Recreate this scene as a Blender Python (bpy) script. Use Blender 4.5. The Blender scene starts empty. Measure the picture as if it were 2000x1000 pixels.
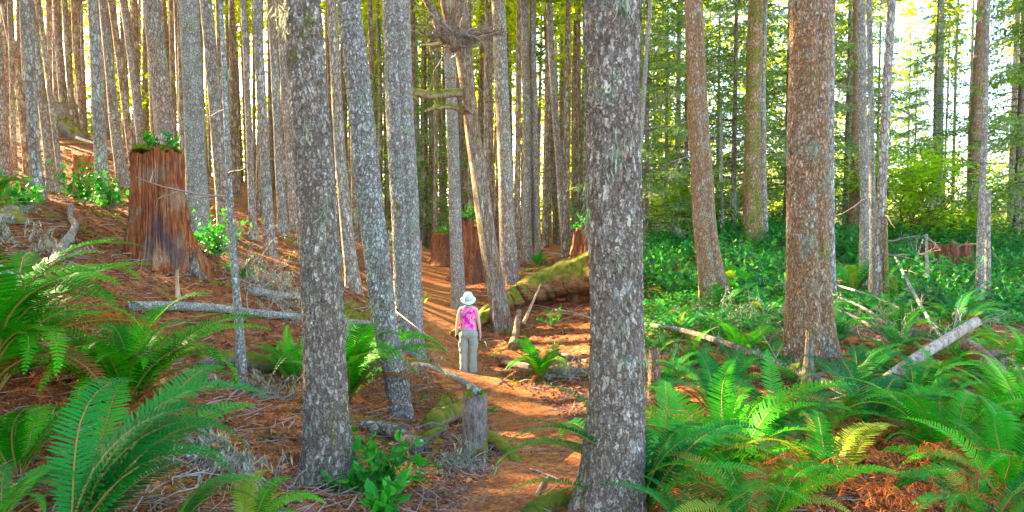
import bpy, bmesh, math, random
import numpy as np
from mathutils import Vector, Matrix, Quaternion
random.seed(7)
RNG = np.random.default_rng(11)
S = bpy.context.scene
COL = S.collection
R = math.radians
PI = math.pi

# ------------------------------------------------------------------ camera model (also used to place things)
FPX = 1333.0
PITCH = math.atan(60 / FPX)
CP, SP = math.cos(PITCH), math.sin(PITCH)

def unproj(px, py, d):
    x = (px - 1000) / FPX * d; u = (500 - py) / FPX * d
    return np.array([x, d * CP + u * SP, -d * SP + u * CP])

def proj(p):
    d = p[1] * CP - p[2] * SP; u = p[1] * SP + p[2] * CP
    return 1000 + FPX * p[0] / d, 500 - FPX * u / d, d

# ------------------------------------------------------------------ noise
def _hash(ix, iy, iz, seed):
    h = (ix.astype(np.int64) * 374761393 + iy.astype(np.int64) * 668265263 + iz.astype(np.int64) * 2147483647 + seed * 1274126177) & 0xFFFFFFFF
    h = ((h ^ (h >> 13)) * 1274126177) & 0xFFFFFFFF
    h = ((h ^ (h >> 16)) * 2246822519) & 0xFFFFFFFF
    return ((h ^ (h >> 15)) & 0xFFFFFF) / float(0xFFFFFF)

def vnoise(x, y, z=0.0, seed=0):
    x, y, z = np.broadcast_arrays(np.asarray(x, float), np.asarray(y, float), np.asarray(z, float))
    xi, yi, zi = np.floor(x), np.floor(y), np.floor(z)
    fx, fy, fz = x - xi, y - yi, z - zi
    sx, sy, sz = [f * f * (3 - 2 * f) for f in (fx, fy, fz)]
    out = 0
    for a in (0, 1):
        for b in (0, 1):
            for c in (0, 1):
                w = (sx if a else 1 - sx) * (sy if b else 1 - sy) * (sz if c else 1 - sz)
                out = out + w * _hash(xi + a, yi + b, zi + c, seed)
    return out * 2 - 1

def fbm(x, y, z=0.0, seed=0, octv=4):
    a, s, o = 1.0, 0.0, 0.0
    for k in range(octv):
        o = o + a * vnoise(np.asarray(x) * 2 ** k, np.asarray(y) * 2 ** k, np.asarray(z) * 2 ** k, seed + k * 17)
        s += a; a *= .5
    return o / s

def vedge(x, y, z, seed=0):
    """voronoi F2-F1 and cell id value"""
    xi, yi, zi = np.floor(x), np.floor(y), np.floor(z)
    f1 = np.full(x.shape, 9.0); f2 = np.full(x.shape, 9.0); cid = np.zeros(x.shape)
    for a in (-1, 0, 1):
        for b in (-1, 0, 1):
            for c in (-1, 0, 1):
                cx, cy, cz = xi + a, yi + b, zi + c
                dx = cx + _hash(cx, cy, cz, seed) - x
                dy = cy + _hash(cx, cy, cz, seed + 1) - y
                dz = cz + _hash(cx, cy, cz, seed + 2) - z
                d = np.sqrt(dx * dx + dy * dy + dz * dz)
                n = d < f1
                f2 = np.where(n, f1, np.minimum(f2, d))
                cid = np.where(n, _hash(cx, cy, cz, seed + 3), cid)
                f1 = np.where(n, d, f1)
    return f2 - f1, cid

# ------------------------------------------------------------------ terrain
CT = [  # pixel x, pixel y, depth  (what the ground does in the picture)
 (1000,1000,3.95),(1175,1000,4.1),(640,935,5.2),(930,872,6.2),(915,725,13.5),(800,700,10.5),(785,815,7.6),
 (980,640,16.8),(895,600,18.5),(925,545,24),(870,515,28),(850,560,22),(995,552,22),(1150,600,17.5),(1050,735,10.0),
 (1110,850,6.6),(1000,800,8.6),(330,528,11.3),(0,402,11.5),(75,388,17),(200,402,14.5),(150,300,25),(130,250,31),
 (440,470,17),(530,505,16.5),(577,450,22),(690,566,14.5),(0,520,7.2),(0,700,4.7),(0,850,3.7),(0,1000,3.0),(100,780,4.8),(475,765,7.6),
 (250,790,5.3),(250,600,8.3),(400,560,10.5),(600,800,6.4),(560,640,10.2),(400,900,4.6),(500,1000,3.8),
 (1275,790,7.6),(1585,725,8.8),(1575,770,7.7),(1400,602,14),(1475,492,22),(1690,570,15),(1910,612,14.2),(1840,535,19),
 (2000,560,17.5),(2000,700,8.6),(1720,820,6.6),(1300,472,27),(1700,462,30),(1450,655,11),(1990,468,34),(1500,1000,4.05),(2000,1000,4.0),
 (700,482,35),(1000,486,38),(820,486,34),(1100,490,28),(600,440,32),(300,330,27),(0,300,24),(450,400,28)]
CW = [(0,60,-.6),(-25,60,4.0),(-50,60,8),(20,55,-1.6),(45,60,-2.2),(-40,30,6.5),(-25,14,2.8),(-12,3,.2),(-30,-5,1.5),(0,0,-1.55),(0,-12,-1.4),
      (-14,-20,0),(14,-20,-2),(25,10,-2.4),(12,2,-1.9),(40,30,-3),(0,120,1),(-90,120,12),(90,120,-3),(-90,0,8),(90,0,-3),(0,-60,-1),(-80,-60,2),(80,-60,-3)]
_P = np.array([unproj(*c) for c in CT] + [list(c) for c in CW], float)
def _U(r2): return np.where(r2 > 1e-12, .5 * r2 * np.log(np.maximum(r2, 1e-12)), 0)
def _fit():
    sc = 30.0
    X = _P[:, :2] / sc; n = len(X)
    K = _U(((X[:, None] - X[None]) ** 2).sum(-1)) + np.eye(n) * 2e-4
    Q = np.c_[np.ones(n), X]
    A = np.block([[K, Q], [Q.T, np.zeros((3, 3))]])
    w = np.linalg.solve(A, np.r_[_P[:, 2], 0, 0, 0])
    return sc, X, w
_sc, _X, _w = _fit()
PATHPX = [(985,1150),(1000,1000),(1055,900),(1040,830),(985,775),(925,738),(885,690),(862,645),(850,600),(850,560),(853,530),(845,505)]
def Hs(x, y):
    """smooth terrain"""
    x = np.asarray(x, float); y = np.asarray(y, float); sh = np.broadcast(x, y).shape
    xf = np.clip(np.broadcast_to(x, sh).ravel(), -140, 140) / _sc; yf = np.clip(np.broadcast_to(y, sh).ravel(), -80, 160) / _sc
    out = np.zeros(xf.shape)
    for i in range(0, len(xf), 40000):
        a, b = xf[i:i + 40000], yf[i:i + 40000]
        r2 = (a[:, None] - _X[None, :, 0]) ** 2 + (b[:, None] - _X[None, :, 1]) ** 2
        out[i:i + 40000] = _U(r2) @ _w[:-3] + _w[-3] + _w[-2] * a + _w[-1] * b
    return out.reshape(sh)
def ground_hit(px, py, H=None):
    H = H or Hs
    d = np.geomspace(2.2, 110, 2600)
    P = np.array([unproj(px, py, k) for k in (1.0,)])[0]
    pts = P[None] * d[:, None]
    below = pts[:, 2] < H(pts[:, 0], pts[:, 1])
    if not below.any(): return pts[-1]
    return pts[int(np.argmax(below))]
_path = []
for p in PATHPX:
    q = ground_hit(*p) if p[1] <= 1000 else unproj(p[0], p[1], 3.0)
    _path.append(q)
_path = np.array(_path)[:, :2]
def _cr(P, n=14):
    P = [np.asarray(p, float) for p in P]
    Q = [2 * P[0] - P[1]] + P + [2 * P[-1] - P[-2]]
    out = []
    for i in range(1, len(Q) - 2):
        for k in range(n):
            t = k / n; a, b, c, d = Q[i - 1:i + 3]
            out.append(.5 * ((2 * b) + (-a + c) * t + (2 * a - 5 * b + 4 * c - d) * t * t + (-a + 3 * b - 3 * c + d) * t ** 3))
    out.append(P[-1]); return np.array(out)
_pathc = _cr(_path, 10)
def path_dist(x, y):
    x = np.asarray(x, float); y = np.asarray(y, float)
    best = np.full(np.broadcast(x, y).shape, 1e9)
    for a, b in zip(_pathc[:-1], _pathc[1:]):
        ab = b - a; L = (ab ** 2).sum() + 1e-9
        t = np.clip(((x - a[0]) * ab[0] + (y - a[1]) * ab[1]) / L, 0, 1)
        best = np.minimum(best, np.hypot(x - a[0] - t * ab[0], y - a[1] - t * ab[1]))
    return best
def PW(y): return np.clip(.42 + .012 * np.asarray(y), .4, .75)
def H(x, y):
    """terrain with lumps; the trodden path is smoother and a little sunk"""
    x = np.asarray(x, float); y = np.asarray(y, float)
    z = Hs(x, y); pd = path_dist(x, y)
    m = np.clip((pd - PW(y) * .8) / .7, 0, 1)
    z = z + m * (.10 * fbm(x * .55, y * .55, 0, 3, 3) + .045 * fbm(x * 2.3, y * 2.3, 0, 9, 3) + .022 * fbm(x * 8, y * 8, 0, 5, 2)) \
        + .008 * fbm(x * 9, y * 9, 0, 31, 2) - (1 - m) * .05
    return z
def Hz(x, y): return float(H(np.array([x]), np.array([y]))[0])
def hit(px, py):
    """where the picture's point (px, py) meets the ground"""
    p = ground_hit(px, py)
    return np.array([p[0], p[1], Hz(p[0], p[1])])

# ------------------------------------------------------------------ mesh helpers
def mesh_from(name, V, Fs, mats=None, smooth=False, midx=None):
    """V (n,3); Fs a list of (m,k) arrays"""
    me = bpy.data.meshes.new(name)
    V = np.asarray(V, np.float32)
    Fs = [np.asarray(f, np.int32) for f in Fs if len(f)]
    me.vertices.add(len(V)); me.vertices.foreach_set('co', V.ravel())
    nl = sum(f.size for f in Fs); nf = sum(len(f) for f in Fs)
    me.loops.add(nl); me.loops.foreach_set('vertex_index', np.concatenate([f.ravel() for f in Fs]))
    tot = np.concatenate([np.full(len(f), f.shape[1], np.int32) for f in Fs])
    st = np.r_[0, np.cumsum(tot)[:-1]].astype(np.int32)
    me.polygons.add(nf); me.polygons.foreach_set('loop_start', st); me.polygons.foreach_set('loop_total', tot)
    if midx is not None: me.polygons.foreach_set('material_index', np.asarray(midx, np.int32))
    if smooth: me.polygons.foreach_set('use_smooth', np.ones(nf, bool))
    me.update(calc_edges=True); me.validate()
    for m in (mats or []): me.materials.append(m)
    return me

class MB:
    """collects pieces of ONE part"""
    def __init__(s): s.V = []; s.Q = []; s.T = []; s.n = 0
    def add(s, V, Q=None, T=None):
        V = np.asarray(V, float)
        if Q is not None and len(Q): s.Q.append(np.asarray(Q) + s.n)
        if T is not None and len(T): s.T.append(np.asarray(T) + s.n)
        s.V.append(V); s.n += len(V)
    def tube(s, P, rad, n=8, cap=True, sq=None):
        P = np.asarray(P, float); m = len(P); rad = np.broadcast_to(np.asarray(rad, float), (m,))
        T = np.gradient(P, axis=0); T /= np.linalg.norm(T, axis=1)[:, None] + 1e-9
        a = np.array([0, 0, 1.0]) if abs(T[0][2]) < .9 else np.array([1.0, 0, 0])
        u = np.cross(T[0], a); u /= np.linalg.norm(u)
        th = np.linspace(0, 2 * PI, n, endpoint=False); V = []
        for i in range(m):
            u = u - T[i] * (u @ T[i]); u /= np.linalg.norm(u) + 1e-9
            v = np.cross(T[i], u)
            V.append(P[i] + rad[i] * (np.cos(th)[:, None] * u + np.sin(th)[:, None] * v))
        V = np.concatenate(V)
        i, j = np.meshgrid(np.arange(m - 1), np.arange(n), indexing='ij'); jn = (j + 1) % n
        Q = np.stack([i * n + j, i * n + jn, (i + 1) * n + jn, (i + 1) * n + j], -1).reshape(-1, 4)
        Tt = []
        if cap:
            V = np.r_[V, P[:1], P[-1:]]; c0, c1 = m * n, m * n + 1
            Tt = [(c0, (k + 1) % n, k) for k in range(n)] + [(c1, (m - 1) * n + k, (m - 1) * n + (k + 1) % n) for k in range(n)]
        s.add(V, Q, Tt)
    def diamonds(s, C, U, W, L, Wd, fold=0.0):
        """leaf shaped quads: base C, along U (unit) length L, half width vector W*Wd"""
        C = np.asarray(C, float); L = np.broadcast_to(L, (len(C),))[:, None]; Wd = np.broadcast_to(Wd, (len(C),))[:, None]
        N = np.cross(U, W)
        V = np.stack([C, C + U * L * .45 + W * Wd + N * Wd * fold, C + U * L, C + U * L * .45 - W * Wd + N * Wd * fold], 1).reshape(-1, 3)
        s.add(V, np.arange(len(V)).reshape(-1, 4))
    def leaves(s, C, U, W, L, Wd, fold=.35, droop=.15):
        """folded oval leaves: 3 stations x 2 sides, 4 quads-ish"""
        C = np.asarray(C, float); n = len(C); L = np.broadcast_to(L, (n,))[:, None]; Wd = np.broadcast_to(Wd, (n,))[:, None]
        N = np.cross(U, W); N /= np.linalg.norm(N, axis=1)[:, None] + 1e-9
        up = N * fold * Wd
        r = [C]
        for t, w, d in ((.28, .85, .02), (.62, .9, .35)):
            m = C + U * L * t - N * L * droop * d
            r += [m - W * Wd * w + up * w, m, m + W * Wd * w + up * w]
        r.append(C + U * L - N * L * droop)
        V = np.stack(r, 1).reshape(-1, 3); b = (np.arange(n) * 8)[:, None]
        Q = np.concatenate([b + [1, 2, 5, 4], b + [2, 3, 6, 5]])
        T = np.concatenate([b + [0, 2, 1], b + [0, 3, 2], b + [4, 5, 7], b + [5, 6, 7]])
        s.add(V, Q, T)
    def box(s, c, h, M=None):
        V = np.array([[x, y, z] for x in (-1, 1) for y in (-1, 1) for z in (-1, 1)], float) * np.asarray(h)
        if M is not None: V = V @ np.asarray(M).T
        s.add(V + np.asarray(c), [(0, 1, 3, 2), (4, 6, 7, 5), (0, 4, 5, 1), (2, 3, 7, 6), (0, 2, 6, 4), (1, 5, 7, 3)])
    def mesh(s, name, mat=None, smooth=False):
        V = np.concatenate(s.V) if s.V else np.zeros((0, 3))
        F = []
        if s.Q: F.append(np.concatenate(s.Q))
        if s.T: F.append(np.concatenate(s.T))
        return mesh_from(name, V, F, [mat] if mat else None, smooth)

def link(name, me, parent=None, loc=None):
    o = bpy.data.objects.new(name, me); COL.objects.link(o)
    if parent: o.parent = parent
    if loc is not None: o.location = loc
    return o
def tag(o, label=None, cat=None, group=None, kind=None):
    if label: o['label'] = label
    if cat: o['category'] = cat
    if group: o['group'] = group
    if kind: o['kind'] = kind
    return o
def thing(name, label, cat, loc=(0, 0, 0), group=None):
    o = bpy.data.objects.new(name, None); o.empty_display_size = .1; COL.objects.link(o); o.location = loc
    return tag(o, label, cat, group)
def unit(a):
    a = np.asarray(a, float); return a / (np.linalg.norm(a, axis=-1, keepdims=True) + 1e-9)

# ------------------------------------------------------------------ materials
class NT:
    def __init__(s, name):
        s.m = bpy.data.materials.new(name); s.m.use_nodes = True; s.t = s.m.node_tree; s.t.nodes.clear()
        s.out = s.t.nodes.new('ShaderNodeOutputMaterial')
    def n(s, typ, ins=None, **props):
        nd = s.t.nodes.new('ShaderNode' + typ)
        for k, v in props.items(): setattr(nd, k, v)
        for k, v in (ins or {}).items():
            i = nd.inputs[k]
            if isinstance(v, bpy.types.NodeSocket): s.t.links.new(v, i)
            else: i.default_value = v
        return nd
    def ramp(s, fac, stops, interp='LINEAR'):
        nd = s.n('ValToRGB', {0: fac}); cr = nd.color_ramp; cr.interpolation = interp
        while len(cr.elements) > 1: cr.elements.remove(cr.elements[-1])
        for i, (p, c) in enumerate(stops):
            e = cr.elements[0] if i == 0 else cr.elements.new(p)
            e.position = p; e.color = (c, c, c, 1) if isinstance(c, (int, float)) else (*c, 1)
        return nd.outputs[0]
    def mix(s, fac, a, b, mode='MIX'):
        nd = s.n('MixRGB', blend_type=mode)
        for i, v in enumerate((fac, a, b)):
            if isinstance(v, bpy.types.NodeSocket): s.t.links.new(v, nd.inputs[i])
            else: nd.inputs[i].default_value = v if i == 0 else ((*v, 1) if len(v) == 3 else v)
        return nd.outputs[0]
    def math(s, op, a, b=0.0, c=None, clamp=False):
        nd = s.n('Math', operation=op, use_clamp=clamp)
        for i, v in enumerate((a, b) if c is None else (a, b, c)):
            if isinstance(v, bpy.types.NodeSocket): s.t.links.new(v, nd.inputs[i])
            else: nd.inputs[i].default_value = v
        return nd.outputs[0]
    def coords(s, scale=(1, 1, 1), rnd=True, kind='Object'):
        c = s.n('TexCoord').outputs[kind]
        mp = s.n('Mapping', {'Vector': c, 'Scale': scale})
        if rnd:
            oi = s.n('ObjectInfo'); k = s.math('MULTIPLY', oi.outputs['Random'], 37.0)
            cb = s.n('CombineXYZ', {0: k, 1: k, 2: k}); s.t.links.new(cb.outputs[0], mp.inputs['Location'])
        return mp.outputs[0]
    def noise(s, vec, scale, detail=4, rough=.55, dist=0.0):
        return s.n('TexNoise', {'Vector': vec, 'Scale': scale, 'Detail': detail, 'Roughness': rough, 'Distortion': dist})
    def finish(s, col, rough=.85, bump=None, bstr=.5, bdist=.02, spec=.25, normal=None):
        p = s.n('BsdfPrincipled', {'Roughness': rough, 'Specular IOR Level': spec})
        if isinstance(col, bpy.types.NodeSocket): s.t.links.new(col, p.inputs['Base Color'])
        else: p.inputs['Base Color'].default_value = (*col, 1)
        if bump is not None:
            b = s.n('Bump', {'Height': bump, 'Strength': bstr, 'Distance': bdist}); s.t.links.new(b.outputs[0], p.inputs['Normal'])
        s.t.links.new(p.outputs[0], s.out.inputs[0]); return s.m

def bark(name, cols, lichen=.5, moss=.15, scale=26.0, zs=.42, orange=0.0, fine=True):
    s = NT(name); v0 = s.coords((1, 1, 1)); v = s.coords((1, 1, zs))
    wv = s.noise(v0, scale * .8, 4, .7).outputs['Color']; vd = s.n('MixRGB', {0: .055, 1: v, 2: wv}).outputs[0]
    ed = s.n('TexVoronoi', {'Vector': vd, 'Scale': scale * .8}, feature='DISTANCE_TO_EDGE').outputs['Distance']
    cell = s.n('TexVoronoi', {'Vector': vd, 'Scale': scale * .8}).outputs['Color']
    cs = s.n('SeparateColor', {0: cell}).outputs[0]
    n1 = s.noise(vd, scale * .8, 5, .7, .4).outputs[0]
    rid = s.math('ABSOLUTE', s.math('SUBTRACT', n1, .5))
    crack = s.math('MULTIPLY', s.ramp(ed, [(0, 0), (.05, .3), (.13, 1)]), s.ramp(rid, [(0, .15), (.02, .6), (.045, 1)]))
    pl = s.noise(vd, scale * 1.9, 4, .7).outputs[0]
    f = s.math('ADD', s.math('MULTIPLY', cs, .30), s.math('MULTIPLY', pl, .75))
    c = s.ramp(f, [(.34, cols[0]), (.45, cols[1]), (.53, cols[3]), (.60, cols[2]), (.72, tuple(min(1, k * 1.35) for k in cols[2]))])
    big = s.noise(v0, 1.3, 4).outputs[0]
    c = s.mix(s.ramp(big, [(.42, 0), (.60, .35)]), c, cols[1])
    if orange:
        ob = s.noise(s.coords((1, 1, .25)), 2.6, 4).outputs[0]
        c = s.mix(s.math('MULTIPLY', s.ramp(ob, [(.44, 0), (.58, orange)]), s.ramp(pl, [(.35, .5), (.6, 1)])), c, (.50, .235, .08))
    fn = s.noise(v0, scale * 2.4, 4, .75).outputs[0]
    lm = s.noise(v0, 3.2, 7, .75).outputs[0]
    lmask = s.math('MULTIPLY', s.ramp(lm, [(.60 - .12 * lichen, 0), (.67 - .12 * lichen, 1)]), s.ramp(fn, [(.42, .05), (.54, .9)]))
    lc = s.ramp(s.noise(v0, 7, 3).outputs[0], [(.38, (.56, .60, .50)), (.5, (.48, .60, .50)), (.64, (.58, .62, .30))])
    c = s.mix(lmask, c, lc)
    sk = s.noise(s.coords((1, 1, .42)), scale * 1.05, 3, .6).outputs[0]
    c = s.mix(s.ramp(sk, [(.57, 0), (.66, .8 * min(1, lichen + .3))]), c, (.60, .61, .57))
    if moss:
        mm = s.noise(v0, 2.1, 5, .6).outputs[0]
        c = s.mix(s.math('MULTIPLY', s.ramp(mm, [(.66 - .2 * moss, 0), (.74 - .2 * moss, .95)]), s.ramp(fn, [(.4, .5), (.5, 1)])), c, (.27, .28, .035))
    c = s.mix(crack, s.mix(.8, c, (.06, .04, .03)), c)
    h = s.math('ADD', s.math('MULTIPLY', crack, .8), s.math('ADD', s.math('MULTIPLY', fn, .4), s.math('MULTIPLY', f, .6)))
    return s.finish(c, .92, h, .85, .014, .15)

GREY = [(.28,.22,.175),(.44,.385,.33),(.60,.56,.51),(.36,.28,.22)]
BROWN = [(.30,.15,.07),(.50,.28,.14),(.60,.43,.28),(.42,.20,.085)]
PALE = [(.40,.37,.31),(.52,.49,.43),(.62,.61,.55),(.36,.31,.25)]
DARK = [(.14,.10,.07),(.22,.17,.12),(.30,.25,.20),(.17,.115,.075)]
M = {}
M['bark_near'] = bark('near_bark', [(.24,.17,.115),(.40,.315,.235),(.54,.47,.385),(.32,.22,.145)], .42, .3, 40, .38)
M['bark_brown'] = bark('brown_bark', BROWN, .5, .2, 38, .42, .6)
M['bark_lichen'] = bark('lichen_bark', GREY, .95, .12, 34, .6)
M['bark_mid'] = bark('mid_bark', GREY, .55, .08, 22, .4, .45)
M['bark_far'] = bark('far_bark', [(.24,.15,.085),(.36,.25,.155),(.46,.37,.27),(.28,.165,.09)], .45, .1, 11, .4, .3)
M['bark_pale'] = bark('pale_bark', PALE, .9, .0, 34, .7)
M['bark_moss'] = bark('mossy_bark', BROWN, .3, 1.05, 24, .5, .7)  # moss plus orange streaks that put warm sunlight into the bark colour
M['bark_twist'] = bark('twisted_bark', [(.24,.15,.09),(.36,.26,.175),(.46,.38,.29),(.30,.18,.10)], .6, .25, 30, .16, .55)
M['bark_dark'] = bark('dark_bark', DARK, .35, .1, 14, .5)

def plain(name, col, rough=.8, nz=0.0, scale=20):
    s = NT(name)
    if nz:
        n = s.noise(s.coords((1, 1, 1), False), scale, 4).outputs[0]
        c = s.mix(n, tuple(k * (1 - nz) for k in col), tuple(min(1, k * (1 + nz)) for k in col)); return s.finish(c, rough, n, .3, .01)
    return s.finish(col, rough)
def leafm(name, stops, trans=.45, rough=.5, island=True, nscale=3.0, spec=.3, tcol=None):
    s = NT(name)
    if island:
        r = s.n('NewGeometry').outputs['Random Per Island']
        nz = s.noise(s.n('TexCoord').outputs['Object'], nscale, 2).outputs[0]
        f = s.math('ADD', s.math('MULTIPLY', r, .55), s.math('MULTIPLY', nz, .45))
    else:
        r = s.n('ObjectInfo').outputs['Random']
        nz = s.noise(s.coords((1, 1, 1)), nscale, 2).outputs[0]
        f = s.math('ADD', s.math('MULTIPLY', r, .6), s.math('MULTIPLY', nz, .4))
    c = s.ramp(f, stops)
    p = s.n('BsdfPrincipled', {'Base Color': c, 'Roughness': rough, 'Specular IOR Level': spec})
    tc = s.mix(1.0, c, tcol or (1.6, 1.5, .5), 'MULTIPLY')
    t = s.n('BsdfTranslucent', {'Color': tc})
    mx = s.n('MixShader', {0: trans, 1: p.outputs[0], 2: t.outputs[0]})
    s.t.links.new(mx.outputs[0], s.out.inputs[0]); return s.m
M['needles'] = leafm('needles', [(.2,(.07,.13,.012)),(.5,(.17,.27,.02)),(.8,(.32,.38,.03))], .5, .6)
M['needles_bright'] = leafm('needles_painted_sunlit', [(.2,(.18,.27,.015)),(.5,(.38,.46,.02)),(.8,(.58,.58,.04))], .6, .6)  # lighter, yellower copy of the needles: sunlight put into the colour
M['needles_hem'] = leafm('hemlock_needles', [(.15,(.07,.17,.04)),(.5,(.17,.31,.07)),(.85,(.34,.44,.14))], .45, .6)
M['fern'] = leafm('fern_green', [(.15,(.006,.12,.003)),(.5,(.022,.28,.004)),(.8,(.075,.42,.006)),(.95,(.20,.46,.008))], .34, .5, False, 2.0, .1, (1.4,1.3,.5))
M['rachis'] = plain('rachis', (.22, .17, .03), .7)
M['fern_blue'] = leafm('fern_teal', [(.15,(.004,.09,.018)),(.5,(.013,.22,.028)),(.9,(.06,.38,.025))], .32, .5, False, 2.0, .12, (1.4,1.3,.5))
M['fern_yellow'] = leafm('fern_yellow', [(.1,(.12,.22,.01)),(.6,(.26,.34,.02)),(1,(.42,.36,.03))], .4, .4, False, 3.0)
M['fern_dead'] = leafm('fern_rust', [(.1,(.13,.035,.012)),(.5,(.30,.085,.02)),(.9,(.50,.19,.04))], .3, .7, False, 4.0, .2, (1.2,1.0,.6))
M['fern_dead_i'] = leafm('fern_rust_litter', [(.1,(.13,.03,.012)),(.5,(.36,.09,.02)),(.9,(.58,.20,.035))], .3, .7, True, 4.0, .2, (1.2,1.0,.6))
M['salal'] = leafm('salal_leaf', [(.1,(.01,.15,.012)),(.5,(.03,.31,.02)),(.9,(.12,.46,.03))], .35, .4, True, 2.0, .25, (1.3,1.3,.5))
M['cover'] = leafm('undergrowth_leaf', [(.1,(.006,.09,.04)),(.35,(.015,.19,.05)),(.6,(.04,.28,.03)),(.9,(.16,.44,.03))], .4, .5, True, .7, .2, (1.3,1.3,.5))
M['maple'] = leafm('maple_leaf', [(.1,(.18,.38,.012)),(.5,(.34,.55,.015)),(.9,(.55,.68,.03))], .62, .5, True, 1.2)
M['moss'] = leafm('moss_blades', [(.1,(.06,.11,.008)),(.5,(.16,.20,.015)),(.9,(.34,.32,.03))], .25, .9, True, 1.5, .1)
M['lichen'] = leafm('beard_lichen', [(.1,(.20,.22,.15)),(.5,(.33,.36,.25)),(.9,(.46,.50,.33))], .3, .9, True, 1.5, .1, (1,1,.8))
M['twig'] = leafm('twigs', [(.1,(.10,.07,.055)),(.5,(.27,.20,.16)),(.9,(.48,.42,.38))], .0, .85, True, 1.5, .2)
M['litter'] = leafm('needle_litter', [(.1,(.04,.016,.01)),(.35,(.14,.045,.018)),(.6,(.36,.12,.035)),(.8,(.52,.26,.10)),(.95,(.62,.50,.40))], .1, .85, True, 1.0, .2)
M['cone'] = leafm('cones', [(.1,(.06,.03,.02)),(.5,(.17,.075,.045)),(.9,(.30,.16,.11))], .0, .75, True, 1.0, .3)

def wood(name, c0, c1, c2, mossy=0.0, zsc=.12, scale=18, char=False, axis='Z', lich=0.0):
    s = NT(name)
    sc = (1, 1, zsc) if axis == 'Z' else (zsc, 1, 1)
    v = s.coords(sc, False); v0 = s.coords((1, 1, 1), False)
    n1 = s.noise(v, scale, 5, .65, .3).outputs[0]
    n2 = s.noise(v, scale * 3.1, 4, .6).outputs[0]
    c = s.ramp(n1, [(.28, c0), (.46, c1), (.6, c2), (.75, c1)])
    c = s.mix(s.ramp(n2, [(.3, .6), (.5, 0)]), c, tuple(k * .25 for k in c0))
    bl = s.noise(v0, 2.3, 4).outputs[0]
    if lich: c = s.mix(s.ramp(bl, [(.5, 0), (.58, lich)]), c, (.36, .38, .27))
    if char:
        ch = s.noise(s.coords((1.6, 1.6, .55), False), 1.15, 4).outputs[0]
        c = s.mix(s.ramp(ch, [(.54, 0), (.64, .85)]), c, (.10, .07, .08))
    if mossy:
        g = s.n('NewGeometry'); nz = s.n('SeparateXYZ', {0: g.outputs['Normal']}).outputs[2]
        k = s.math('ADD', nz, s.math('MULTIPLY', s.noise(v0, 3.5, 5, .7).outputs[0], 1.6))
        mc = s.ramp(s.noise(v0, 6, 4).outputs[0], [(.3, (.07, .10, .012)), (.48, (.16, .18, .018)), (.6, (.27, .22, .03)), (.75, (.34, .17, .05))])
        c = s.mix(s.ramp(k, [(1.45 - .9 * mossy, 0), (1.7 - .9 * mossy, 1)]), c, mc)
    h = s.math('ADD', n1, s.math('MULTIPLY', n2, .5))
    return s.finish(c, .9, h, .9, .035, .15)
M['redwood'] = wood('rotting_red_wood', (.13,.035,.015), (.31,.08,.025), (.46,.18,.07), .42, .10, 26, True, lich=.3)
M['redwood2'] = wood('red_stump_wood', (.15,.045,.02), (.40,.12,.035), (.54,.24,.09), 0, .10, 22, False)
M['darkred'] = wood('dark_red_stump_wood', (.06,.022,.014), (.15,.05,.022), (.24,.11,.06), .3, .12, 14, False)
M['darkred2'] = wood('old_red_stump_wood', (.09,.03,.015), (.25,.075,.028), (.38,.16,.07), .35, .12, 20, True)
M['logmoss'] = wood('mossy_log_wood', (.10,.045,.02), (.24,.11,.045), (.38,.22,.10), .56, .2, 10, axis='X')
M['logmoss2'] = wood('green_log_wood', (.16,.10,.06), (.30,.20,.12), (.42,.34,.22), .85, .3, 16)
M['deadwood'] = wood('weathered_wood', (.22,.15,.11), (.42,.33,.26), (.58,.50,.42), 0, .12, 22)
M['freshwood'] = wood('split_wood', (.36,.18,.08), (.55,.34,.18), (.66,.48,.30), 0, .1, 26)
M['greystump'] = wood('grey_bark_stump', (.13,.095,.08), (.22,.165,.13), (.33,.27,.22), .62, .4, 24, lich=.5)

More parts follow.
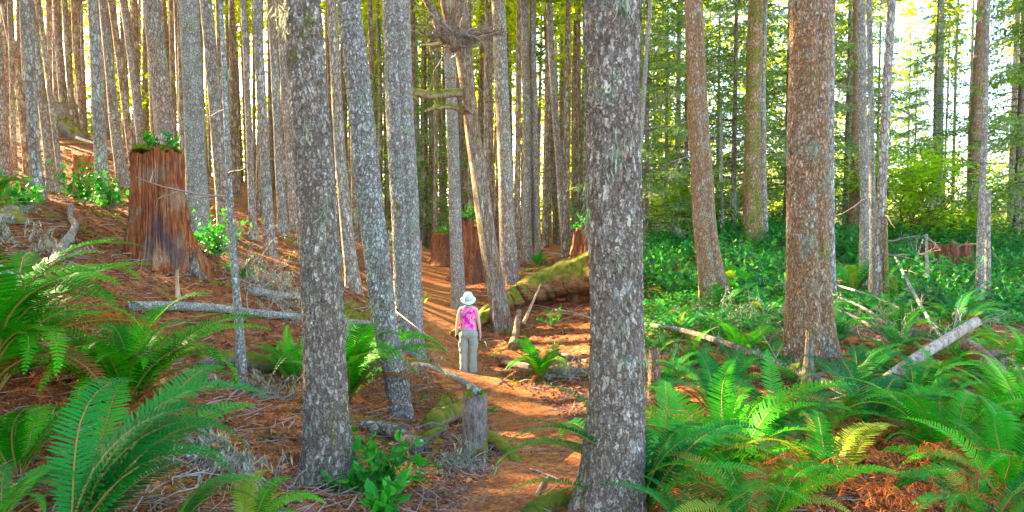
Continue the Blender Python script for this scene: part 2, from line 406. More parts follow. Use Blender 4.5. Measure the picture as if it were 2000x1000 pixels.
def ground_mat(name, path=False):
    s = NT(name); v = s.n('TexCoord').outputs['Object']
    a = s.noise(v, .55, 5, .6).outputs[0]; b = s.noise(v, 5.5, 6, .7).outputs[0]; f = s.noise(v, 45, 4, .7).outputs[0]
    if path:
        c = s.ramp(b, [(.25, (.17,.048,.018)), (.45, (.36,.12,.032)), (.6, (.48,.19,.05)), (.8, (.56,.29,.11))])
    else:
        c = s.ramp(b, [(.25, (.055,.022,.012)), (.42, (.19,.062,.025)), (.56, (.37,.12,.035)), (.75, (.46,.24,.12))])
    cr = s.n('TexVoronoi', {'Vector': v, 'Scale': 38.0}).outputs['Color']
    c = s.mix(.45, c, s.mix(1, c, s.ramp(s.n('SeparateColor', {0: cr}).outputs[0], [(0, .25), (.5, .9), (1, 1.7)]), 'MULTIPLY'))
    c = s.mix(s.ramp(f, [(.35, .6), (.5, 0)]), c, (.05, .022, .014))
    if not path:
        mm = s.math('ADD', a, s.math('MULTIPLY', b, .35))
        c = s.mix(s.ramp(mm, [(.72, 0), (.80, .75)]), c, s.ramp(f, [(.35, (.07,.10,.012)), (.65, (.26,.25,.03))]))
        # beyond the trees on the river side the ground is a pale gravel bar; under the shrubs it is dark humus
        xy = s.n('SeparateXYZ', {0: v})
        gx = s.math('ADD', xy.outputs[0], s.math('MULTIPLY', xy.outputs[1], .12))
        g = s.math('MULTIPLY', s.ramp(s.math('MULTIPLY', xy.outputs[1], .01), [(.38, 0), (.42, 1)]), s.ramp(s.math('MULTIPLY', gx, .01), [(.17, 0), (.21, 1)]))
        c = s.mix(g, c, s.ramp(b, [(.3, (.30,.28,.22)), (.7, (.55,.52,.44))]))
    h = s.math('ADD', s.math('MULTIPLY', b, .6), s.math('MULTIPLY', f, .5))
    return s.finish(c, .95, h, 1.0, .03, .12)
M['ground'] = ground_mat('forest_floor'); M['path'] = ground_mat('path_duff', True)
# ================================================================== ground and path
def build_ground():
    ys = np.r_[np.linspace(-80, 1.6, 30, endpoint=False), np.geomspace(1.6, 45, 430), np.geomspace(46, 450, 60)]
    u = np.linspace(-1, 1, 861); k = 6.3
    s = .15 * np.clip(ys, 2.5, 40)
    X = s[:, None] * np.sinh(k * u)[None]; Y = np.broadcast_to(ys[:, None], X.shape)
    Z = H(X, Y)
    V = np.stack([X, Y, Z], -1).reshape(-1, 3); m, n = X.shape
    i, j = np.meshgrid(np.arange(m - 1), np.arange(n - 1), indexing='ij')
    F = np.stack([i * n + j, i * n + j + 1, (i + 1) * n + j + 1, (i + 1) * n + j], -1).reshape(-1, 4)
    tag(link('ground', mesh_from('ground', V, [F], [M['ground']], True)), 'forest floor of orange brown needle litter rising to one side', kind='structure')
    # trodden path: a sheet just above the ground with ragged edges
    P = _cr(_path, 60); T = unit(np.gradient(P, axis=0)); N = np.stack([T[:, 1], -T[:, 0]], 1)
    c = np.linspace(-1, 1, 41); sarc = np.r_[0, np.cumsum(np.linalg.norm(np.diff(P, axis=0), axis=1))]
    wl = PW(P[:, 1]) * (1 + .28 * fbm(sarc * 1.3, 0, 0, 77, 4)); wr = PW(P[:, 1]) * (1 + .28 * fbm(sarc * 1.3, 9, 0, 78, 4))
    w = np.where(c[None] < 0, wl[:, None], wr[:, None]) * c[None]
    X = P[:, :1] + N[:, :1] * w; Y = P[:, 1:] + N[:, 1:] * w
    Z = H(X, Y) + .018 * (1 - np.abs(c[None]) ** 6) - .012 * np.abs(c[None]) ** 12
    m, n = X.shape; i, j = np.meshgrid(np.arange(m - 1), np.arange(n - 1), indexing='ij')
    F = np.stack([i * n + j, i * n + j + 1, (i + 1) * n + j + 1, (i + 1) * n + j], -1).reshape(-1, 4)
    tag(link('path', mesh_from('path', np.stack([X, Y, Z], -1).reshape(-1, 3), [F], [M['path']], True)), 'trodden footpath of orange needle duff', kind='structure')
build_ground()

# ================================================================== conifer crowns (shared meshes)
def crown_mesh(name, mat, Hh=12.0, r0=2.3, nb=85, per=9, sp=5, size=.34, seed=1, droop=.25):
    g = np.random.default_rng(seed); mb = MB(); C = []; U = []; W = []
    for b in range(nb):
        z = Hh * (b + g.random()) / nb; t = z / Hh
        az = g.random() * 2 * PI; L = (r0 * (1 - t) ** .8 + .25) * g.uniform(.6, 1.15)
        d = np.array([math.cos(az), math.sin(az), g.uniform(-.15, .35)]); d /= np.linalg.norm(d)
        ts = np.linspace(0, 1, 5); B = np.array([0, 0, z]) + ts[:, None] * d * L - np.array([0, 0, 1]) * (droop * L * ts ** 2)[:, None]
        side = np.array([-math.sin(az), math.cos(az), 0])
        for q in range(per):
            tt = .15 + .85 * (q + g.random()) / per
            p = np.array([0, 0, z]) + tt * d * L - np.array([0, 0, droop * L * tt * tt])
            for k in range(sp):
                sgn = 1 if k % 2 else -1
                u = d * g.uniform(.2, 1) + side * sgn * g.uniform(.2, 1.1) + np.array([0, 0, g.uniform(-.45, .15)])
                C.append(p + g.normal(0, .05, 3)); U.append(u); W.append(g.normal(0, .35, 3) + np.cross(u, [0, 0, 1.0]))
    C = np.array(C); U = unit(U); W = unit(W - (W * U).sum(1, keepdims=True) * U) if False else unit(np.array(W))
    L = size * g.uniform(.6, 1.4, len(C))
    mb.diamonds(C, U, W, L, L * .2)
    return mb.mesh(name, mat)
def limbs_mesh(name, mat, Hh, r0, nb, seed, droop=.25, rad=.03):
    g = np.random.default_rng(seed); mb = MB()
    for b in range(nb):
        z = Hh * (b + g.random()) / nb; t = z / Hh; az = g.random() * 2 * PI
        L = (r0 * (1 - t) ** .8 + .25) * g.uniform(.6, 1.15)
        d = np.array([math.cos(az), math.sin(az), g.uniform(-.15, .35)]); d /= np.linalg.norm(d)
        ts = np.linspace(0, 1, 5); B = np.array([0, 0, z]) + ts[:, None] * d * L - np.array([0, 0, 1]) * (droop * L * ts ** 2)[:, None]
        mb.tube(B, rad * (1 - ts * .85) * (1 - .6 * t), 4, False)
    return mb.mesh(name, mat, True)
CROWN = [crown_mesh('canopy_crown', M['needles'], 11, 2.3, 62, 8, 5, .34, 5 + i) for i in range(3)]
CROWNY = [crown_mesh('canopy_crown_painted_sunlit', M['needles_bright'], 12, 2.2, 80, 9, 5, .34, 25 + i) for i in range(3)]

def dead_branch_mesh(seed):
    g = np.random.default_rng(seed); mb = MB(); L = 1.0
    def br(p, d, L, r, dep):
        n = 6; P = [np.array(p, float)]; d = np.array(d, float)
        for k in range(n):
            d = unit(d + g.normal(0, .16, 3) + [0, 0, .03]); P.append(P[-1] + d * L / n)
        mb.tube(P, r * np.linspace(1, .25, n + 1), 5, False)
        if dep:
            for q in range(g.integers(2, 5)):
                k = g.integers(1, n); a = g.uniform(-1, 1)
                br(P[k], unit(d + g.normal(0, .7, 3)), L * g.uniform(.25, .5), r * .45, dep - 1)
    br((0, 0, 0), (1, 0, g.uniform(-.3, .25)), 1.0, .016, 2)
    return mb.mesh('dead_branch', M['twig'], True)
DEADB = [dead_branch_mesh(40 + i) for i in range(5)]

def tuft_mesh(seed, n=90, L=.075):
    g = np.random.default_rng(seed); mb = MB()
    C = g.normal(0, .022, (n, 3)); C[:, 2] *= 2.2
    U = unit(np.c_[g.normal(0, .4, n), g.normal(0, .4, n), -np.abs(g.normal(1, .5, n))]); W = unit(np.cross(U, g.normal(0, 1, (n, 3))))
    mb.diamonds(C, U, W, L * g.uniform(.3, 1.1, n), .0032 * g.uniform(.6, 1.5, n)); return mb.mesh('lichen_tuft', M['lichen'])
TUFT = [tuft_mesh(70 + i) for i in range(4)]

# ================================================================== trunks
def trunk_mesh(name, mat, C, rad, nseg=24, flare=.5, detail=0.0, seed=0, nroots=5, lobes=.06, flh=.35, groove=0.0):
    """C (m,3) centre line in local space, rad (m,)"""
    C = np.asarray(C, float); m = len(C); th = np.linspace(0, 2 * PI, nseg, endpoint=False)
    z = C[:, 2][:, None]; r = np.asarray(rad)[:, None]
    ph = seed * 1.7
    fl = 1 + flare * np.exp(-np.clip(z, -.3, None) / flh) * (.55 + .45 * np.cos(nroots * th[None] + ph + .6 * np.sin(th + ph)))
    cx, cy = np.cos(th)[None], np.sin(th)[None]
    low = 1 + lobes * fbm(cx * 1.2 + seed, cy * 1.2, z * .5, seed, 3)
    rr = r * fl * low
    if detail:
        q = r * 1.0
        X, Y, Z = cx * q * 1.0, cy * q * 1.0, np.broadcast_to(z, (m, nseg))
        X, Y = np.broadcast_to(X, (m, nseg)), np.broadcast_to(Y, (m, nseg))
        wob = .9 * fbm(X * 14, Y * 14, Z * 9, seed + 5, 3); wob2 = .9 * fbm(X * 14, Y * 14, Z * 9, seed + 15, 3)
        e, cid = vedge(X * 34 + wob * 1.6, Y * 34 + wob2 * 1.6, Z * 13.0 + wob, seed)
        f = np.clip(e / .22, 0, 1) ** .7
        rr = rr + detail * (f * .6 + cid * .5 * f - .5) + detail * .8 * fbm(X * 45, Y * 45, Z * 30, seed + 9, 3)
        # a few knots
        g = np.random.default_rng(seed + 99)
        for k in range(5):
            a, zz = g.uniform(PI, 2 * PI), g.uniform(.6, 4.2)
            dd = ((np.angle(np.exp(1j * (th[None] - a))) * r * 1.0) ** 2 + (z - zz) ** 2)
            rr = rr + .022 * np.exp(-dd / .0022) - .035 * np.exp(-dd / .0005)
    if groove:
        rr = rr * (1 - groove * np.exp(-(np.angle(np.exp(1j * (th[None] - (1.5 * PI + .25)))) / .22) ** 2))
    V = np.stack([C[:, :1] + rr * cx, C[:, 1:2] + rr * cy, np.broadcast_to(z, rr.shape)], -1).reshape(-1, 3)
    i, j = np.meshgrid(np.arange(m - 1), np.arange(nseg), indexing='ij'); jn = (j + 1) % nseg
    F = np.stack([i * nseg + j, i * nseg + jn, (i + 1) * nseg + jn, (i + 1) * nseg + j], -1).reshape(-1, 4)
    V = np.r_[V, C[-1:] + [0, 0, .01]]
    k = np.arange(nseg); T = np.stack([(m - 1) * nseg + k, (m - 1) * nseg + (k + 1) % nseg, np.full(nseg, m * nseg)], 1)
    return mesh_from(name, V, [F, T], [mat], True)

def col_pts(pts, base):
    """image points -> centre line relative to base, in the plane y = base.y"""
    out = []
    for px, py in pts:
        r = unproj(px, py, 1.0); k = base[1] / r[1]; out.append(r * k - base)
    return np.array(out)

TREES = []
def tree(label, pts, w, mat='bark_mid', top=24.0, near=False, crown=True, group=None, name='conifer_tree', cat='tree', flare=.5, depth=None,
         tufts=0, dead=3, cz=None, cr=1.0, groove=0.0, lobes=.05, ymul=None, detail=.0, roots=5, bright=False, flh=.35, hits=None, broken=False):
    """pts: image points of the centre line from the base up; w: image widths"""
    if depth: b = unproj(*pts[0], depth); base = np.array([b[0], b[1], Hz(b[0], b[1])])
    else: base = hit(*(hits or pts[0]))
    if hits: base = unproj(*pts[0], proj(base)[2])
    L = col_pts(pts, base); L[0] = 0 if not hits else L[0]
    dd = proj(base)[2]; rw = np.array(w, float) / FPX * dd / 2 * .9
    L[0] = L[0] * 0
    L = np.r_[[L[0] * 1 + (L[0] - L[1]) / (np.linalg.norm(L[0] - L[1]) + 1e-9) * .35], L]; rw = np.r_[rw[0], rw]   # sunk into the soil
    zt = L[-1][2]; sl = (L[-1] - L[-2]) / (L[-1][2] - L[-2][2])
    rtop = rw[-1]
    if not broken:
        for k in range(1, 5):
            zz = zt + (top - zt) * k / 4
            L = np.r_[L, [[L[-1][0] + sl[0] * (zz - L[-1][2]) * .8, L[-1][1], zz]]]; rw = np.r_[rw, rtop * (1 - .88 * (zz - zt) / (top - zt))]
    vis = zt + .4
    if near: zs = np.r_[np.arange(L[0][2], vis, .0075), np.linspace(vis, L[-1][2], 40)[1:]]; ns = 230
    else: zs = np.r_[np.linspace(L[0][2], min(vis, L[-1][2]), max(24, int(vis * 5))), np.linspace(vis, L[-1][2], 14)[1:]] if not broken else np.linspace(L[0][2], L[-1][2], 40); ns = 28
    zz = L[:, 2]
    sm = np.ones(5) / 5 if not near else np.ones(61) / 61
    def ip(a):
        v = np.interp(zs, zz, a); k = len(sm) // 2; vv = np.r_[np.full(k, v[0]), v, np.full(k, v[-1])]
        return np.convolve(vv, sm, 'valid')
    C = np.stack([ip(L[:, 0]) , np.interp(zs, zz, L[:, 1]), zs], 1); rr = ip(rw)
    C[:, :2] += (.012 if near else .02) * np.stack([fbm(zs * .5, 3, 0, len(TREES), 2), fbm(zs * .5, 7, 0, len(TREES), 2)], 1) * (zs[:, None] > .2)
    sd = len(TREES) * 7 + 3
    root = thing(name, label, cat, base, group)
    link('trunk', trunk_mesh('trunk', M[mat], C, rr, ns, flare, .011 if near else detail, sd, roots, lobes, flh, groove), root)
    g = random.Random(sd)
    if crown and not broken:
        cz = cz or g.uniform(9.5, 12.5)
        i = int(np.argmin(abs(zs - cz)))
        c = link('crown', (CROWNY if bright else CROWN)[g.randrange(3)], root, C[i]); c.rotation_euler.z = g.uniform(0, 6)
        s = (top - cz) / 11.0; c.scale = (cr * g.uniform(.85, 1.15), cr, s)
    for k in range(tufts):
        z = g.uniform(.3, max(.5, zt)); i = int(np.argmin(abs(zs - z))); a = g.choice([g.uniform(1.1 * PI, 1.9 * PI), g.choice([PI, 0]) + g.uniform(-.35, .1)])
        t = link('lichen_tuft', TUFT[g.randrange(4)], root, (C[i][0] + rr[i] * 1.0 * math.cos(a), C[i][1] + rr[i] * 1.0 * math.sin(a), z))
        t.rotation_euler.z = g.uniform(0, 6); t.scale = [g.uniform(.5, 1.3)] * 3
    for k in range(0 if near else dead):
        z = g.uniform(max(.5, .3 * zt), max(1.5, zt)); i = int(np.argmin(abs(zs - z))); a = g.uniform(.8 * PI, 2.2 * PI)
        t = link('dead_branch', DEADB[g.randrange(5)], root, (C[i][0] + rr[i] * .7 * math.cos(a), C[i][1] + rr[i] * .7 * math.sin(a), z))
        t.rotation_euler = (g.uniform(0, 6), g.uniform(-.3, .5), a); t.scale = [g.uniform(.35, 1.0)] * 3
    TREES.append((base, rr.max(), pts[0], label))
    root['_w'] = 0; del root['_w']
    return root, C, rr, zs

# ---- the trees one can tell apart (centre line from base up, widths at those points)
tree('thick speckled grey trunk standing at the near side of the short mossy stump', [(638,935),(636,800),(632,640),(620,450),(608,250),(592,0)], [104,90,86,84,79,74], 'bark_near', 25, True, tufts=6, flare=.6, flh=.22)
tree('widest trunk in view, speckled with pale lichen, big fern at its foot', [(1192,1005),(1202,880),(1208,700),(1203,500),(1198,300),(1192,0)], [128,122,110,110,111,112], 'bark_near', 27, True, tufts=7, flare=.6, flh=.26)
tree('slanting lichened trunk bent at the base behind a tall fern', [(786,818),(772,740),(752,640),(742,560),(722,400),(702,180),(682,0)], [50,48,50,53,54,50,44], 'bark_lichen', 24, True, tufts=16, flare=.15)
tree('trunk of two fused stems beside the hiker on the path', [(800,690),(798,600),(793,450),(786,300),(772,0)], [66,62,60,60,55], 'bark_lichen', 25, True, tufts=12, groove=.22, flare=.2, lobes=.12)
tree('stout brown sided trunk with a broken snag standing at its foot', [(1588,728),(1580,640),(1577,500),(1577,300),(1581,0)], [112,98,87,82,77], 'bark_brown', 27, True, tufts=16, groove=.2, flare=.4, lobes=.12)
tree('grooved brown trunk rising from ferns and shrubs, flared to one side', [(1398,603),(1390,540),(1376,450),(1366,250),(1354,0)], [62,54,49,44,37], 'bark_brown', 25, False, groove=.3, lobes=.14, dead=3, tufts=4)
tree('thin bent sapling trunk with pale lichen beside white fallen log', [(475,768),(473,690),(462,580),(452,440),(442,200),(428,0)], [28,20,16,13,11,9], 'bark_pale', 11, crown=False, dead=6, tufts=6, name='dead_sapling', flare=.2)
tree('pale lichened trunk directly behind the big mossy topped stump', [(388,462),(384,330),(376,160),(368,0)], [50,43,41,40], 'bark_lichen', 25, tufts=8, flare=.3)
tree('grey trunk whose base hides behind the mossy topped stump', [(338,420),(320,260),(308,120),(296,0)], [40,38,37,36], 'bark_mid', 25, tufts=4)
tree('mottled purple grey trunk next behind the thin bent sapling', [(442,472),(430,330),(418,180),(402,0)], [32,28,26,25], 'bark_mid', 24, dead=2, tufts=3)
tree('evenly grey straight trunk above the leafy plants on the hillside', [(202,403),(194,250),(187,120),(180,0)], [27,24,23,21], 'bark_mid', 24, tufts=3)
tree('trunk leaning beside the red stump remains high on the hillside', [(240,366),(222,220),(210,100),(202,0)], [24,20,18,17], 'bark_mid', 24)
tree('brown shaded trunk with an orange sunlit edge behind the mossy stump', [(263,347),(245,200),(230,90),(217,0)], [17,15,14,13], 'bark_far', 23)
tree('plain grey trunk rising just above the mossy stump top', [(280,312),(268,200),(255,90),(241,0)], [19,18,17,16], 'bark_mid', 23)
tree('slim grey trunk touching the mossy stump outline at its top', [(298,296),(285,140),(268,0)], [14,13,12], 'bark_mid', 23)
tree('stout grey hillside trunk above the curved dead branch', [(76,388),(64,250),(55,110),(48,0)], [24,22,21,21], 'bark_mid', 24, tufts=2)
tree('shaded trunk paired close behind a slim one on the hillside', [(105,372),(88,240),(70,100),(57,0)], [20,19,18,17], 'bark_mid', 24)
tree('slim trunk of the hillside pair, slanting across its neighbour', [(123,370),(105,240),(90,110),(75,0)], [12,11,10,10], 'bark_mid', 22)
tree('brown trunk in shade at the hillside edge among grey ones', [(58,342),(40,180),(22,70),(6,0)], [18,16,15,15], 'bark_far', 24)
tree('very slim grey pole trunk over the hillside fern', [(28,342),(24,170),(18,0)], [11,9,8], 'bark_mid', 18)
tree('grey trunk cut by the picture edge above the hillside fern', [(12,346),(2,200),(-14,0)], [24,22,20], 'bark_mid', 24)
tree('dark trunk in the dim cluster uphill of the red stump remains', [(130,262),(118,120),(110,0)], [17,16,14], 'bark_far', 24)
tree('dim brown trunk beside the uphill debris of broken wood', [(146,270),(134,130),(126,0)], [13,12,11], 'bark_far', 24)
tree('dim slim trunk ending the uphill cluster over fallen poles', [(163,262),(150,120),(143,0)], [12,11,10], 'bark_far', 24)
tree('slim crooked trunk just uphill of the lichen draped twigs', [(496,470),(488,300),(482,130),(476,0)], [17,14,12,11], 'bark_mid', 22, dead=2)
tree('grey trunk standing in the lichen draped twigs', [(530,506),(520,350),(510,180),(501,0)], [25,21,20,18], 'bark_mid', 24, tufts=4)
tree('brownish trunk close behind the one in the lichened twigs', [(553,458),(545,300),(536,130),(528,0)], [20,18,17,15], 'bark_mid', 24)
tree('trunk half hidden by the thick speckled trunk, pale side showing', [(578,452),(566,280),(554,120),(545,0)], [22,20,18,16], 'bark_mid', 24)
tree('slender curved trunk with orange foot between the two nearest grey ones', [(690,567),(678,450),(664,300),(656,150),(647,0)], [32,27,24,22,20], 'bark_mid', 24, dead=2, tufts=3, flare=.35)
tree('thin pole trunk against green boughs behind the mossy limbs', [(822,468),(818,300),(814,150),(808,0)], [10,9,8,8], 'bark_pale', 20, crown=False)
tree('very thin pale pole trunk seen under the mossy limbs', [(852,470),(851,300),(850,0)], [10,8,7], 'bark_pale', 20, crown=False)
tree('straight pale trunk directly behind the hiker and her hat', [(897,600),(889,450),(884,250),(871,0)], [32,27,25,23], 'bark_lichen', 24, tufts=4, flare=.3)
tree('slim trunk seen just past the twisted leaning one', [(962,470),(957,200),(950,0)], [13,12,11], 'bark_mid', 22)
tree('stout straight trunk at the thin end of the mossy log', [(997,553),(990,420),(984,280),(973,0)], [40,34,31,28], 'bark_mid', 25, tufts=5, flare=.3)
tree('straight slim trunk next to the stout one by the mossy log', [(1031,512),(1029,300),(1024,0)], [20,18,17], 'bark_mid', 24)
tree('slimmer trunk of the pair standing over the mossy log', [(1051,508),(1046,300),(1040,0)], [15,14,12], 'bark_mid', 24)
tree('slanting trunk coming down to the mossy log middle', [(1106,492),(1096,380),(1086,250),(1072,0)], [18,16,15,14], 'bark_mid', 24, dead=2)
tree('thin crooked trunk crossing behind the slanting one', [(1120,418),(1098,280),(1075,150),(1052,40),(1046,0)], [11,10,9,8,7], 'bark_far', 20, crown=False)
tree('slim far trunk left of the ragged root stump', [(1086,478),(1078,250),(1064,0)], [13,12,11], 'bark_far', 24)
tree('pole trunk above the greens growing on the root stump', [(1110,470),(1103,250),(1100,20)], [13,12,10], 'bark_mid', 22)
tree('brownish trunk leaning against the outline of the widest trunk', [(1140,440),(1132,250),(1122,120),(1108,0)], [18,17,17,16], 'bark_far', 23)
tree('thin light stem emerging beside the widest trunk with bare twigs', [(1245,520),(1250,300),(1262,120),(1271,0)], [12,10,9,8], 'bark_pale', 18, crown=False, dead=6)
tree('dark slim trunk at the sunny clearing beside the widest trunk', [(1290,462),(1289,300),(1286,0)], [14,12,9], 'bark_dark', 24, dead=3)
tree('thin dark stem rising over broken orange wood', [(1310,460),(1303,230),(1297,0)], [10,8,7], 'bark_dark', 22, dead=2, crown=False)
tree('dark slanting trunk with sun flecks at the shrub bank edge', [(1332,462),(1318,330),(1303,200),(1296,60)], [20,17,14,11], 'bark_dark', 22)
tree('thin dead pole with a broken tip before the green boughs', [(1412,478),(1409,330),(1407,190)], [8,7,5], 'bark_pale', 12, crown=False, broken=True, name='dead_snag', cat='dead tree', dead=5)
tree('moss streaked trunk of fused stems, orange sunlight in its colour, behind the shrub bank', [(1470,492),(1470,400),(1470,250),(1476,0)], [52,40,34,30], 'bark_moss', 25, groove=.2, lobes=.12)
tree('slim trunk leaning into the moss streaked one', [(1493,490),(1490,300),(1488,150),(1495,0)], [18,15,13,12], 'bark_mid', 23)
tree('grey trunk half hidden by the stout brown sided trunk', [(1622,602),(1620,450),(1620,300),(1624,0)], [24,20,17,15], 'bark_mid', 23, dead=3)
tree('broad brown trunk far behind the four slim river side ones', [(1668,468),(1671,300),(1673,0)], [28,15,13], 'bark_brown', 24, dead=2)
tree('slim lichened trunk first of the riverside cluster, moss at base', [(1690,572),(1688,400),(1685,200),(1681,0)], [25,19,17,16], 'bark_lichen', 24, dead=3, tufts=3)
tree('thin trunk between two stouter ones of the riverside cluster', [(1705,592),(1703,300),(1697,0)], [14,12,11], 'bark_lichen', 23, dead=2)
tree('curving smooth trunk of the riverside cluster, bending to the bright side', [(1717,597),(1720,450),(1730,230),(1741,0)], [26,20,18,16], 'bark_mid', 24, dead=3)
tree('short mossy dead stem against the curving riverside trunk', [(1731,600),(1731,500),(1730,412)], [10,9,7], 'bark_moss', 12, crown=False, broken=True, name='dead_snag', cat='dead tree')
tree('tall trunk by the bright sky with an orange sunlit base', [(1901,482),(1903,350),(1910,180),(1921,0)], [26,24,24,22], 'bark_brown', 25, dead=5, tufts=4)
tree('lichened slim trunk in front of the tall one by bright sky', [(1912,612),(1918,420),(1924,230),(1929,0)], [16,14,11,9], 'bark_lichen', 20, dead=4)
tree('short broken grey stem beside the lichened slim trunk', [(1927,602),(1930,480),(1931,372)], [14,12,11], 'bark_mid', 12, crown=False, broken=True, name='dead_snag', cat='dead tree')
tree('pale grey trunk in the bright gap above the old stump', [(1834,466),(1835,400),(1837,200),(1838,0)], [16,14,13,12], 'bark_pale', 24, dead=2, crown=False)
tree('thin broken pole standing in front of the old shrub covered stump', [(1812,602),(1811,530),(1810,458)], [10,8,5], 'bark_pale', 12, crown=False, broken=True, name='dead_snag', cat='dead tree')

# ---- the leaning twisted tree with its burl and mossed limbs
FT = tree('leaning twisted tree with a gnarled burl and mossy side limbs', [(982,640),(972,580),(958,490),(940,370),(922,250),(912,170),(903,80),(896,0)], [46,40,37,34,32,32,40,33], 'bark_twist', 22, False, groove=.25, lobes=.2, flare=.35, tufts=4, cz=11)
def gnarl():
    root, C, rr, zs = FT; base = np.array(root.location); y = base[1]
    def P(px, py, dy=0.0):
        r = unproj(px, py, 1.0); p = r * (y / r[1]) - base; p[1] += dy; return p
    g = np.random.default_rng(3); mb = MB(); c = P(900, 78)
    th, ph = np.meshgrid(np.linspace(0, 2 * PI, 28, endpoint=False), np.linspace(.02, PI - .02, 18))
    X, Y, Z = np.cos(th) * np.sin(ph), np.sin(th) * np.sin(ph), np.cos(ph)
    r = .25 * (1 + .45 * fbm(X * 2, Y * 2, Z * 2, 4, 4)); V = np.stack([X * r * 1.05, Y * r, Z * r * 1.25], -1).reshape(-1, 3) + c - [.10, .10, 0]
    m, n = th.shape; i, j = np.meshgrid(np.arange(m - 1), np.arange(n), indexing='ij'); jn = (j + 1) % n
    mb.add(V, np.stack([i * n + j, (i + 1) * n + j, (i + 1) * n + jn, i * n + jn], -1).reshape(-1, 4))
    link('burl', mb.mesh('burl', M['bark_twist'], True), root)
    def limb(pts, r0, r1, mat='bark_twist', nm='limb', sub=0):
        Q = _cr([P(*p) for p in pts], 6); b = MB(); b.tube(Q, np.linspace(r0, r1, len(Q)) * (1 + .25 * g.random(len(Q))), 8)
        lo = link(nm, b.mesh(nm, M[mat], True), root)
        for k in range(sub):
            b = MB(); s = Q[g.integers(len(Q) // 3, len(Q))]; d = unit(g.normal(0, 1, 3)) * g.uniform(.15, .45)
            b.tube([s, s + d * .5 + g.normal(0, .04, 3), s + d], [r1 * .6, r1 * .45, r1 * .2], 5); link('twig', b.mesh('twig', M[mat], True), lo)
    limb([(905,182,0),(880,185,-.2),(852,192,-.4),(825,190,-.5),(800,182,-.5)], .10, .085, 'logmoss2', sub=3)
    limb([(912,222,0),(890,214,-.3),(865,216,-.5),(838,226,-.7)], .07, .03, 'logmoss2', sub=3)
    limb([(862,215,-.5),(856,205,-.45),(852,188,-.4)], .04, .05, 'logmoss2')
    limb([(920,222,-.1),(912,216,-.3),(902,205,-.4),(908,198,-.5)], .05, .02)
    limb([(885,62,0),(862,60,-.2),(848,30,-.4),(835,10,-.6),(816,-12,-.8)], .11, .06, sub=3)
    limb([(880,75,0),(858,78,-.3),(838,78,-.4),(815,62,-.6)], .05, .015, sub=2)
    limb([(890,90,0),(868,84,-.4),(860,62,-.5),(868,52,-.6)], .06, .02, sub=2)
    limb([(880,82,0),(862,90,-.3),(846,98,-.5),(830,100,-.6)], .05, .015, 'freshwood', sub=1)
    limb([(915,70,0),(945,70,-.3),(965,72,-.5),(985,70,-.6)], .06, .015, sub=3)
    limb([(915,78,0),(940,84,-.3),(955,80,-.4),(990,74,-.6)], .045, .012, sub=3)
    limb([(912,62,0),(932,52,.2),(955,50,.4)], .04, .012, sub=3)
    limb([(905,72,-.2),(925,84,-.5),(948,100,-.7)], .04, .012, sub=1)
    limb([(880,50,0),(872,20,-.2),(866,-15,-.3)], .11, .08)
    limb([(890,150,0),(880,158,-.3),(872,158,-.5)], .03, .012)
gnarl()
def gnarl_twigs():
    root, C, rr, zs = FT; base = np.array(root.location); g = np.random.default_rng(9); r0 = unproj(896, 76, 1.0); c = r0 * (base[1] / r0[1]) - base
    for k in range(26):
        a = g.uniform(0, 2 * PI); t = link('dead_branch', DEADB[g.integers(5)], root, tuple(c + [math.cos(a) * .15, -.05 + math.sin(a) * .12, g.uniform(-.25, .25)]))
        t.rotation_euler = (g.uniform(0, 6), g.uniform(-.6, .4), a); s = g.uniform(.5, 1.25); t.scale = (s, s * 1.6, s * 1.6)
    for k in range(10):
        z = g.uniform(1.5, 6.5); i = int(np.argmin(abs(zs - z))); a = g.uniform(0, 2 * PI); t = link('dead_branch', DEADB[g.integers(5)], root, (C[i][0], C[i][1], z)); t.rotation_euler = (g.uniform(0, 6), g.uniform(-.4, .4), a); s = g.uniform(.3, .7); t.scale = (s, s, s)
gnarl_twigs()

